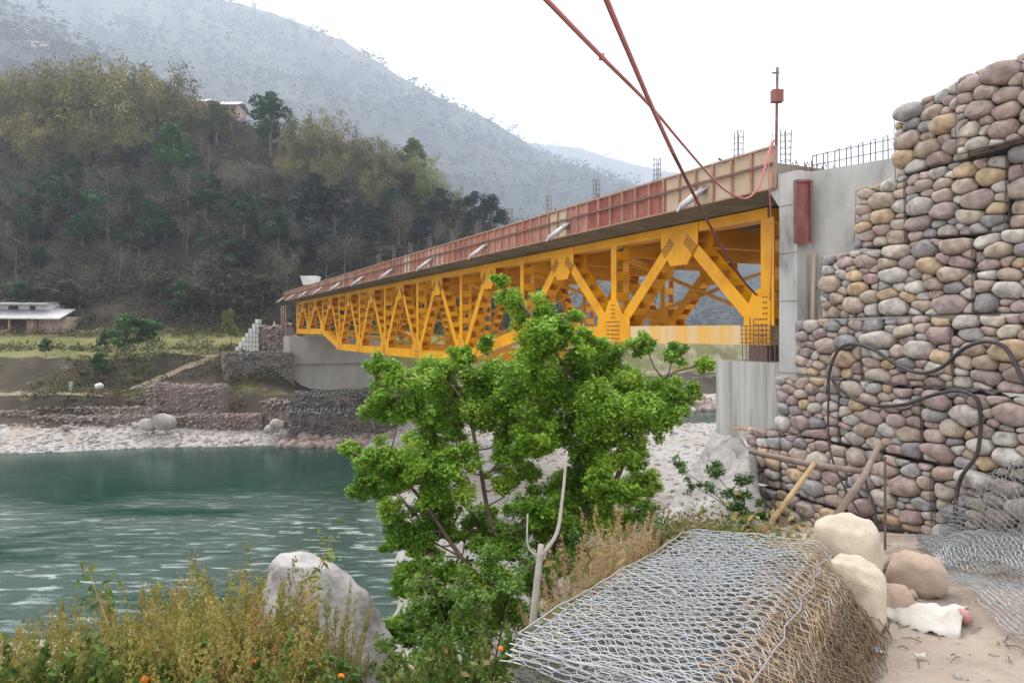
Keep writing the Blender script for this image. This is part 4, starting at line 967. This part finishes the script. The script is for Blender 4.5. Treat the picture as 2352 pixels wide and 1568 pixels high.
def shrub(label, cl, Y, mat, base, leafs=.05, den=4200, name='shrub', bark=BARK, jit=.35, grp=None):
    g = np.random.RandomState(int(cl[0][0])); b = Vector(base); e = thing(name, label, 'shrub', b, grp); t = MB(); cen, rad, per = [], [], []
    for (x, y, r) in cl:
        c = at(x, y, Y + g.uniform(-jit, jit)); R = r / F * Y; t.tube(spline([b, b.lerp(c, .5) + Vector((0, 0, .1)), c], 4), [.014 - .0012 * k for k in range(9)], 5)
        for k in range(7): cc = c + Vector(g.normal(size=3)) * R * .45; cen.append(cc); rad.append(R * .42 + .02); per.append(max(25, (R * .42) ** 2 * den)); t.tube([c, cc], [.005, .002], 4)
    t.build('stems', bark, e); V, Q = leaves(blob_pts(cen, rad, per, g, .3), leafs, .55, .5, rng=g); V -= np.array(b[:]); link('foliage', np_mesh('foliage', V, Q), mat, e); return e
shrub('thin green shrub at the foot of the bearing seat and stone wall', [(1560, 1075, 26), (1590, 1115, 22), (1645, 1090, 34), (1695, 1110, 40), (1690, 1165, 42), (1735, 1190, 36), (1770, 1195, 26)], 12.5, LEAFD, (4.0, 12.5, height(4.0, 12.5)), .055, 9000)
shrub('dense green shrub filling the bank under the leafy tree', [(900, 1490, 44), (960, 1545, 54), (1060, 1525, 56), (1130, 1480, 54), (1180, 1440, 46), (1100, 1400, 54), (1180, 1340, 50), (1010, 1450, 56), (950, 1400, 50), (1050, 1330, 54), (1130, 1290, 50), (980, 1320, 44)], 6.9, LEAFM, (-.3, 6.9, height(-.3, 6.9)), .045, 8000, jit=.6)
shrub('flowering green shrub at the bottom edge with orange blooms', [(640, 1540, 40), (700, 1560, 40), (760, 1545, 36), (830, 1550, 36), (890, 1545, 34)], 4.6, WEEDG, (-1.1, 4.6, height(-1.1, 4.6)), .045)
shrub('green leafy shrub behind the cut sapling', [(1240, 1330, 50), (1300, 1300, 46), (1210, 1260, 40), (1330, 1240, 40), (1480, 1210, 36), (1500, 1180, 30)], 7.6, LEAFD, (.8, 7.6, height(.8, 7.6)), .05)
# cut sapling
e = thing('cut_sapling', 'pale cut sapling with two thin regrown shoots beside the net pile', 'sapling', at(1225, 1440, 4.5))
MB().tube(spline([at(1222, 1450, 4.5), at(1232, 1350, 4.5), at(1243, 1250, 4.5)], 5), [.024 - .0006 * k for k in range(11)], 8).build('stem', BARKP, e, True)
MB().tube(spline([at(1238, 1282, 4.5), at(1278, 1225, 4.5), at(1292, 1140, 4.55), at(1302, 1035, 4.6)], 5), [.014 - .0004 * k for k in range(16)], 7).build('shoot', BARKP, e, True)
MB().tube(spline([at(1236, 1280, 4.5), at(1212, 1250, 4.5), at(1212, 1180, 4.5)], 5), [.008 - .0003 * k for k in range(11)], 6).build('shoot', BARKP, e, True)
# weeds
def weed_mesh(seed, leafy):
    g = np.random.RandomState(seed); t = MB(); P, A = [], []
    for i in range(13):
        a = g.uniform(0, 6.28); ln = g.uniform(.05, .42); hh = g.uniform(.65, 1.0); pts = [Vector((math.cos(a) * ln * s ** 1.3 + .02 * math.cos(a), math.sin(a) * ln * s ** 1.3, hh * s)) for s in np.linspace(-.05, 1, 7)]
        t.tube(pts, [.005 - .0006 * k for k in range(7)], 4)
        for k in range(230 if not leafy else 110):
            s = g.uniform(.25, 1) ** .7; f = s * 6; i0 = min(5, int(f)); q = pts[i0].lerp(pts[i0 + 1], f - i0); w_ = (.11 * (1.1 - s) + .008) * (.6 + .8 * abs(math.sin(s * 23 + i)))
            b = g.uniform(0, 6.28); P.append((q.x + math.cos(b) * w_ * g.uniform(.2, 1), q.y + math.sin(b) * w_ * g.uniform(.2, 1), q.z + g.normal() * .012)); A.append((math.cos(b), math.sin(b), 1.2))
    V, Q = leaves(P, .023 if not leafy else .06, .5, .0, np.array(A), g)
    return t, (V, Q)
WV = [weed_mesh(60 + i, i == 4) for i in range(5)]; WM = {}
def weed(px, pyt, Y, mat, label, grp, name='weed_plant', var=None, wid=1.0):
    p = at(px, pyt, Y); gz = height(p.x, p.y); h = max(.35, p.z - gz); i = RNG.randrange(4) if var is None else var; key = (i, mat.name)
    if key not in WM:
        t, (V, Q) = WV[i]; a = bpy.data.meshes.new('stems'); a.from_pydata(t.v, [], t.f); a.materials.append(STEM); c = np_mesh('seed_heads', V, Q); c.materials.append(mat); WM[key] = (a, c)
    e = thing(name, label, 'weed', (p.x, p.y, gz), grp); e.scale = (wid * max(.8, h * .75), wid * max(.8, h * .75), h); e.rotation_euler = (RNG.uniform(-.07, .07), RNG.uniform(-.07, .07), RNG.uniform(0, 6.28))
    for nm, m_ in zip(('stems', 'seed_heads'), WM[key]): o = bpy.data.objects.new(nm, m_); col.objects.link(o); o.parent = e
TOPS = [(-40, 1430), (0, 1420), (60, 1415), (130, 1395), (190, 1375), (250, 1345), (290, 1345), (340, 1375), (370, 1310), (420, 1345), (445, 1318), (490, 1290), (540, 1315), (575, 1305), (602, 1272), (640, 1400)]
for px, t in TOPS:
    weed(px, t + 4, RNG.uniform(4.5, 5.4), WEED, 'tall olive-yellow seeding weed on the near bank before the river', 'olive-yellow weeds on the bank')
for k in range(80):
    px = RNG.uniform(-40, 640); weed(px, interp(TOPS, px) + RNG.uniform(10, 150), RNG.uniform(3.6, 5.2), WEED if RNG.random() < .8 else WEEDG, 'tall olive-yellow seeding weed on the near bank before the river', 'olive-yellow weeds on the bank')
for px, t in [(655, 1395), (690, 1375), (708, 1340), (735, 1385), (765, 1335), (790, 1350), (720, 1420), (670, 1450)]:
    weed(px, t, RNG.uniform(4.4, 5), WEED, 'slender brown weed spike standing in front of the pale boulder', 'weed spikes before the boulder', wid=.55)
for px, t in [(1310, 1230), (1350, 1180), (1385, 1150), (1420, 1190), (1455, 1160), (1345, 1260), (1400, 1240), (1290, 1290), (1480, 1215), (1270, 1345)]:
    weed(px, t, RNG.uniform(6.2, 7.2), STRAW, 'dry straw-coloured weed between the leafy tree and the net pile', 'dry straw weeds by the pile', wid=.8)
for k in range(44):
    px = RNG.uniform(-20, 900); weed(px, RNG.uniform(1470, 1560), RNG.uniform(3.4, 4.2), WEEDG, 'low green leafy weed at the lower edge of the bank', 'low green weeds on the bank', var=4)
for k in range(14):
    px = RNG.uniform(1000, 1240); weed(px, RNG.uniform(1440, 1540), RNG.uniform(4.0, 5.4), WEEDG, 'low green leafy weed at the lower edge of the bank', 'low green weeds on the bank', var=4)
for px, py, Y in [(782, 1556, 3.9), (590, 1520, 3.8), (348, 1560, 3.7), (735, 1525, 4.2), (1148, 1615, 5), (1145, 1520, 5.5), (1020, 1500, 5.2), (1150, 1490, 5.4), (330, 1562, 3.6)]:
    p = at(px, py, Y); m = MB(); g = np.random.RandomState(int(px))
    e = thing('orange_flower', 'small orange bloom head among the green bank weeds', 'flower', p, 'orange blooms on the bank')
    for k in range(13):
        d = Vector(g.normal(size=3)); d.z = abs(d.z); d.normalize(); MB().obox(p + d * .016, (d.orthogonal().normalized(), d.cross(d.orthogonal()).normalized(), d), (.009, .009, .004)).build('petal', FLOWER, e)
    MB().tube([p, Vector((p.x, p.y + .02, max(height(p.x, p.y), p.z - .5)))], .0025, 4).build('stalk', STEM, e)
# leaning dry stalks
for a, b, l in [((300, 1568 + 30, 4.4), (200, 1300, 4.8), 'long pale dry stalk leaning over the weeds toward the river'), ((640, 1530, 4.4), (765, 1230, 4.8), 'long leaning stalk with a few leaves in front of the boulder')]:
    p, q = at(*a), at(*b); e = thing('dry_stalk', l, 'stalk', p)
    MB().tube([p, p.lerp(q, .5) + Vector((0, 0, .03)), q], [.006, .005, .003], 5).build('stem', STEM, e)
    g = np.random.RandomState(int(a[0])); P = [tuple(p.lerp(q, g.uniform(.6, 1.02)) + Vector(g.normal(size=3)) * .05 - ORIG[e]) for k in range(46)]
    V, Q = leaves(P, .07, .5, .2, rng=g); link('leaves', np_mesh('leaves', V, Q), WEEDG, e)
# undergrowth of the near bank and scrub of the far bank, each one mass
def mass(name, label, pts, sizes, leaf, mat, k, seed, zs=.45):
    g = np.random.RandomState(seed); P = np.array(pts); S = np.array(sizes)[:, None]
    C = np.repeat(P, k, 0) + g.normal(size=(len(P) * k, 3)) * np.repeat(S, k, 0) * np.array([.5, .5, .35]) + np.repeat(S, k, 0) * np.array([0, 0, zs])
    V, Q = leaves(C, leaf, .5, .3, rng=g); tag(link(name, np_mesh(name, V, Q), mat), label, 'undergrowth', kind='stuff')
UNDER = M('undergrowth', [(.03, .07, .012), (.07, .12, .022), (.13, .14, .035), (.3, .22, .1), (.06, .11, .02)], .9, .8, transl=.25)
BANKV = M('bank_vegetation', [(.03, .05, .014), (.07, .08, .025), (.12, .1, .045), (.05, .085, .02)], .25, .9, transl=.2)
g = np.random.RandomState(77); P, S = [], []
while len(P) < 5200:
    x, y = g.uniform(-7, 2.6), g.uniform(3.6, 14)
    if x - .25 * (y - 3) > .35 and y < 6.2: continue
    if fbm(x * .5, y * .5, 3, 2) < -.3: continue
    P.append((x, y, height(x, y))); S.append(g.uniform(.12, .5))
mass('bank_undergrowth', 'tangled green and straw undergrowth over the near bank slope', P, S, .075, UNDER, 16, 78)
P, S = [], []
while len(P) < 3600:
    x = g.uniform(-85, 2); d = g.uniform(7.5, 40); y = interp(YFAR, x) + d; n_ = fbm(x * .12, y * .25, 6, 3)
    if 12 < d < 17.5: ok = n_ > -.25
    elif d < 12: ok = n_ > .1
    elif 22 < d < 25: ok = x < -26 and n_ > -.5
    elif d > 34: ok = True
    else: ok = n_ > .45
    if not ok or (x > -23 and d < 22): continue
    P.append((x, y, height(x, y))); S.append(g.uniform(.25, .8) * (1.5 if d > 34 else 1))
mass('bank_scrub', 'olive scrub and grass on the far earth bank and field edges', P, S, .3, BANKV, 11, 79)
def path(pts, name, wid):
    P = [ghit(x, y, 50, 100) for x, y in pts]; P = spline(P, 5); V = []
    for i, p in enumerate(P):
        for o in (-wid, wid): y = p.y + o; V.append((p.x, y, height(p.x, y) + .07))
    tag(link(name, np_mesh(name, V, [(2 * i, 2 * i + 2, 2 * i + 3, 2 * i + 1) for i in range(len(P) - 1)]), MUDP, smooth=True), kind='structure')
MUDP = M('pale_path', [(.15, .12, .085), (.26, .21, .155)], 1, .95)
path([(235, 906), (290, 898), (340, 886), (390, 866), (430, 848), (490, 826), (540, 812)], 'path', .45)
path([(-60, 908), (60, 907), (150, 907), (240, 908)], 'path', .35)
# large pale boulder on the bank
import bmesh
bm = bmesh.new()
for (x, y) in [(612, 1292), (636, 1266), (690, 1272), (745, 1300), (835, 1335), (884, 1390), (898, 1475), (890, 1600), (598, 1600), (604, 1400)]:
    bm.verts.new(at(752 + (x - 752) * .93, y + 22, 7.7)); bm.verts.new(at(752 + (x - 752) * .98, y, 8.3)); bm.verts.new(at(752 + (x - 752) * .8, y + 30, 9.2))
bmesh.ops.convex_hull(bm, input=bm.verts[:]); bmesh.ops.triangulate(bm, faces=bm.faces[:])
for _ in range(3): bmesh.ops.subdivide_edges(bm, edges=bm.edges[:], cuts=1, use_grid_fill=True); bmesh.ops.smooth_vert(bm, verts=bm.verts[:], factor=.35, use_axis_x=True, use_axis_y=True, use_axis_z=True)
for v in bm.verts: v.co += Vector((1, .6, .8)) * .11 * fbm(v.co.x * 1.6, v.co.y * 1.6, v.co.z * 1.6, 5)
me = bpy.data.meshes.new('boulder'); bm.to_mesh(me); bm.free()
tag(link('boulder', me, BOULDER, smooth=True), 'big smooth pale boulder on the near bank behind the weeds', 'boulder')

# ------------------------------------------------------------------ net pile
PA, PB_, PC, PD = at(1592, 1206, 4.94), at(1190, 1440, 3.26), at(1905, 1236, 4.63), at(1700, 1572, 2.72)
zt = (PA.z + PB_.z + PC.z + PD.z) / 4
def pilep(s, t, lay):
    """s along the long side (0 far, 1 near), t across (0 river side, 1 sack side)"""
    p = PA.lerp(PB_, s).lerp(PC.lerp(PD, s), t); d = max(0, t - .88)
    z = zt - lay * .03 + .022 * n3(s * 4 + lay, t * 3, lay * 1.7) - .05 * max(0, .12 - s) - d * d * 2.6 - .05 * abs(s - .5) ** 2
    q = p + (PC - PA) * 0; return Vector((q.x + .0, q.y, z))
def foldnet(lay, label, grp):
    off = RNG.uniform(-.05, .05); o2 = RNG.uniform(-.03, .03); m = MB(); mb = MB(); L, H = 2.1, (.92 + (.5 if lay < 6 else .15))
    e = thing('folded_net', label, 'wire net', pilep(.5, .5, lay), grp)
    def f(x, y):
        s = min(1.06, max(-.02, x / L + off * .3)); t = y / .92 + o2
        p = pilep(s, min(t, 1), lay)
        if t > 1: q = (t - 1) * .92; p += Vector((.82, -.57, 0)) * (.5 * q + .03 * lay) + Vector((0, 0, -.86 * q)) + Vector((1, 0, 0)) * .05 * n3(x * 5, q * 5, lay)
        return p + Vector((n3(x * 9, y * 9, lay) * .012, n3(x * 9, y * 9, lay + 5) * .012, n3(x * 7, y * 7, lay + 9) * .012))
    a, b = MB(), MB(); dx, dy = .074, .064; r = .0023
    for j in range(int(H / dy) + 1):
        for i in range(int(L / dx) + 3):
            x = i * dx + (dx / 2 if j % 2 else 0); y = j * dy
            c, d_, g_ = f(x, y + dy * .22), f(x, y + dy * .78), f(x + dx / 2, y + dy * 1.22); h_ = f(x - dx / 2, y + dy * 1.22)
            k = y / .92 + .45 * n3(x * 2.2, y * 2.2, lay) + .12 * n3(x * 9, y * 9, lay + 3); tgt = b if k > .8 else a
            tgt.tube([c, d_], r * 1.5, 3, False); tgt.tube([d_, g_], r, 3, False); tgt.tube([d_, h_], r, 3, False)
    for y in ((0, .92) if lay == 0 else (0,)): a.tube([f(x, y) for x in np.linspace(0, L, 20)], .004, 5)
    for x in (0, L): a.tube([f(x, y) for y in np.linspace(0, .92, 12)], .004, 5)
    tag(a.build('galvanised_mesh', WIRE if lay < 4 else WIRESH, e), kind='stuff'); tag(b.build('rusted_mesh', WIREB if lay < 4 else WIREBSH, e), kind='stuff')  # lower layers get the darkened wire: shade inside the stack, painted in
for lay in range(10):
    foldnet(lay, 'topmost folded gabion net of the pile, silvery with a rusty edge' if lay == 0 else f'folded gabion net, {ORD[lay] if lay < 6 else ("seventh", "eighth", "ninth", "tenth")[lay - 6]} from the top of the net stack', 'folded nets stacked in the pile')
# brown matted roll below the pile at the bottom edge
e = thing('matted_net', 'crumpled brown wire net with dead grass under the near end of the pile', 'wire net', at(1200, 1540, 2.9)); g = np.random.RandomState(5); m = MB()
for k in range(420):
    p = PB_.lerp(PD, g.uniform(-.05, 1.0)) + Vector((g.uniform(-.3, .05), g.uniform(-.3, .0), 0)); p.z = zt - .3 - .14 * g.uniform(); q = p + Vector(g.normal(size=3)) * .06; m.tube([p, p.lerp(q, .5) + Vector(g.normal(size=3)) * .015, q], .002, 3, False)
tag(m.build('tangled_wire', WIREB, e), kind='stuff')
for k in range(5):
    dn = Vector((-.04 * k, -.05 * k, -.3 - .035 * k)); MB().tube([PB_ + dn, PB_.lerp(PD, .5) + dn + Vector((-.03, -.03, .02)), PD + dn], .004, 5).build('selvedge', WIRE, e)

# ------------------------------------------------------------------ sacks, litter, loose nets on the ground
def sack(px, py, Y, half, rot, mat, label, seed, tie=True):
    import bmesh
    c = at(px, py, Y); e = thing('filled_sack', label, 'sack', c); bm = bmesh.new(); bmesh.ops.create_uvsphere(bm, u_segments=48, v_segments=32, radius=1); ca, sa = math.cos(rot), math.sin(rot)
    for v in bm.verts:
        p = v.co; q = Vector([math.copysign(abs(a) ** .72, a) for a in p]); k = 1 + .12 * fbm(p.x * 1.2 + seed, p.y * 1.2, p.z * 1.2, 2) - .035 * abs(n3(p.x * 4 + seed, p.y * 4, p.z * 2)) ** .5; q = Vector((q.x * half[0] * k, q.y * half[1] * k, q.z * half[2] * (k if q.z > 0 else .9)))
        q.z += .008 * math.sin(q.x * 60 + 5 * n3(q.x * 6, q.y * 6, seed)); v.co = Vector((q.x * ca - q.y * sa, q.x * sa + q.y * ca, q.z))
    me = bpy.data.meshes.new('bag'); bm.to_mesh(me); bm.free(); link('bag', me, mat, e, True)
    if tie:
        d = Vector((ca, sa, .25)); m = MB(); P = [c + d * half[0] * .9, c + d * half[0] * 1.08, c + d * half[0] * 1.2]; m.tube(P, [half[1] * .45, .018, .035], 9); m.build('tied_neck', mat, e, True)
    return e
sack(1950, 1255, 4.75, (.2, .17, .2), 2.2, SACK1, 'tall cream filled sack standing behind the net pile', 1.0, False)
sack(1962, 1372, 4.4, (.11, .2, .23), .5, SACK1, 'cream sack squeezed against the rusty side of the net pile', 4.0, False)
sack(2102, 1322, 5.0, (.19, .16, .15), 2.6, SACK2, 'round brown sack beside the blue plastic scrap', 7.0)
sack(2046, 1382, 4.7, (.135, .12, .105), .15, SACK2, 'small tan sack lying between the cream sacks and flat sack', 11.0)
# flat white sack
e = thing('empty_sack', 'flat empty white sack lying on the bare ground with its mouth crumpled', 'sack', at(2120, 1450, 4.2)); m = []; nU, nV = 24, 10
SQ = [ghit(2022, 1432, 3, 9), ghit(2205, 1476, 3, 9), ghit(2222, 1408, 3, 9), ghit(2015, 1396, 3, 9)]
ring = []
for i in range(nU + 1):
    for j in range(nV + 1):
        u, v = i / nU, j / nV; qa, qb, qc, qd = SQ; p = qa.lerp(qb, u).lerp(qd.lerp(qc, u), v * (.55 + .45 * min(1, u * 3)) + .22 * (1 - min(1, u * 3))); p.z = height(p.x, p.y); edge_ = min(1, 4 * min(v, 1 - v, u + .03, 1 - u))
        p.z += .012 + .035 * edge_ + .028 * fbm(u * 5, v * 3, 3, 3) + .07 * sstep(.74, .9, u) * math.sin(math.pi * v); ring.append(p - ORIG[e])
idx = np.arange((nU + 1) * (nV + 1)).reshape(nU + 1, nV + 1)
o = link('cloth', np_mesh('cloth', [tuple(p) for p in ring], np.stack([idx[:-1, :-1], idx[1:, :-1], idx[1:, 1:], idx[:-1, 1:]], -1).reshape(-1, 4)), SACKW, e, True)
sm = o.modifiers.new('thick', 'SOLIDIFY'); sm.thickness = .006
p = (SQ[1] + SQ[2]) / 2 + Vector((-.03, -.02, .05)); MB().tube([p, p + Vector((.05, -.02, .01))], [.05, .035], 9).build('mouth', SACKI, e, True)
def scrap(px, py, s, mat, name, label, seed):
    c = ghit(px, py, 3, 12); g = random.Random(seed); n = 6; V = []
    for i in range(n + 1):
        for j in range(n + 1): V.append((c.x + (i / n - .5) * s[0] + g.uniform(-.012, .012), c.y + (j / n - .5) * s[1], c.z + .02 + s[2] * abs(fbm(i * .5 + seed, j * .5, 0, 2))))
    idx = np.arange((n + 1) ** 2).reshape(n + 1, n + 1); o = link(name, np_mesh(name, V, np.stack([idx[:-1, :-1], idx[1:, :-1], idx[1:, 1:], idx[:-1, 1:]], -1).reshape(-1, 4)), mat)
    o.modifiers.new('thick', 'SOLIDIFY').thickness = .004; return tag(o, label, 'litter')
scrap(2035, 1338, (.14, .1, .16), BLUE, 'plastic_scrap', 'bright blue plastic scrap between the brown and cream sacks', 2)
DL = 'thin dry twig lying on the bare ground by the sacks'
for k in range(26):
    p = ghit(RNG.uniform(1980, 2350), RNG.uniform(1380, 1560), 3, 9); a = RNG.uniform(0, 6.28); l = RNG.uniform(.04, .16); d = Vector((math.cos(a) * l, math.sin(a) * l, 0)); q = p + d
    q.z = height(q.x, q.y); tag(MB().tube([p + Vector((0, 0, .008)), (p + q) / 2 + Vector((0, 0, .02)), q + Vector((0, 0, .006))], [.003, .0035, .002], 4).build('twig', BARK), DL, 'twig', 'dry twigs on the ground')
scrap(1990, 1470, (.1, .1, .09), PAPER, 'wrapper', 'pale bluish crumpled wrapper beside the net pile', 5)
scrap(2012, 1510, (.05, .06, .05), PAPER, 'wrapper', 'small pale wrapper scrap just below the bluish one', 6)
scrap(2115, 1522, (.05, .03, .02), SACKW, 'wrapper', 'tiny pinkish-white scrap on the open ground', 8)
# loose nets over the ground at the wall foot
def groundnet(name, label, quad, n, seed, lift=.05, s=.085, r=.0026, mat=WIRE):
    e = thing(name, label, 'wire net', ghit(*quad[0], 3, 14)); A, B_, C_, D_ = [ghit(*q, 3.0, 14) for q in quad]; L = ((A - B_).length + (C_ - D_).length) / 2; H = ((A - D_).length + (B_ - C_).length) / 2
    for lay in range(n):
        m = MB(); sd = seed + lay * 3.7
        def f(x, y):
            u, v = min(1.02, x / L), min(1.03, y / H); p = A.lerp(B_, u).lerp(D_.lerp(C_, u), v); z = height(p.x, p.y) + .02 + lift * (lay + 1) * (.5 + abs(fbm(p.x * 1.4 + sd, p.y * 1.4, sd, 3)))
            return Vector((p.x + .03 * n3(x * 3, y * 3, sd), p.y + .03 * n3(x * 3, y * 3, sd + 4), z))
        hexnet(m, L, H, s, f, r, .04); m.build('net_layer', mat, e)
groundnet('loose_net', 'grey loose wire net spread over the ground at the wall foot', [(2110, 1262), (2420, 1230), (2480, 1400), (2150, 1330)], 3, 1.0, .06, .1, .003)
groundnet('loose_net', 'grey trampled wire net lying at the right over bare soil', [(2150, 1335), (2480, 1380), (2560, 1560), (2300, 1470)], 2, 6.0, .04, .09, .0026)
# net curtain hanging from the lower wall
e = thing('hanging_net', 'tangled hexagonal wire net hanging off the lower right part of the stone wall', 'wire net', at(2290, 1200, 9)); 
for lay in range(2):
    m = MB()
    def fc(x, y):
        px = 2150 + 260 * (x / 2.0) + 40 * (1 - y / 1.5) ; py = 1255 - 200 * (y / 1.5) * (.35 + .65 * min(1, x / 1.4)); q = wallp(px, py, .3 + .35 * (1 - y / 1.5) + .15 * lay)
        return q + Vector((.05 * n3(x * 3, y * 3, lay), .08 * n3(x * 3, y * 3, lay + 3), .04 * n3(x * 3, y * 3, lay + 6)))
    hexnet(m, 2.0, 1.5, .11, fc, .0045, .12); m.build('net_layer', WIRE, e)
# small stones and tufts on the near ground
g = np.random.RandomState(31); P, S = [], []
for k in range(2200):
    x, y = g.uniform(.9, 6.5), g.uniform(2.6, 12)
    P.append((x, y, height(x, y))); S.append(.006 + .035 * g.uniform() ** 5)
tag(link('ground_pebbles', rocks(P, S, g, .7), ROCKS, None, True), 'scattered small pebbles over the bare near ground', 'pebbles', kind='stuff')

# ------------------------------------------------------------------ haze: one closed box of pale air round everything
hm = bpy.data.materials.new('haze'); hm.use_nodes = True; t = hm.node_tree; t.nodes.clear()
oo = t.nodes.new('ShaderNodeOutputMaterial'); pv = t.nodes.new('ShaderNodeVolumePrincipled')
pv.inputs['Color'].default_value = (.74, .83, .97, 1); pv.inputs['Density'].default_value = .00042; pv.inputs['Anisotropy'].default_value = .35
t.links.new(pv.outputs[0], oo.inputs['Volume'])
top = max(float(H2[:, 2].max()), float(H3[:, 2].max())) + 25
hz_ = MB().box((-5500, -60, -4), (5800, 4600, top)).build('haze', hm); tag(hz_, 'pale blue-grey valley haze', 'haze', kind='stuff')
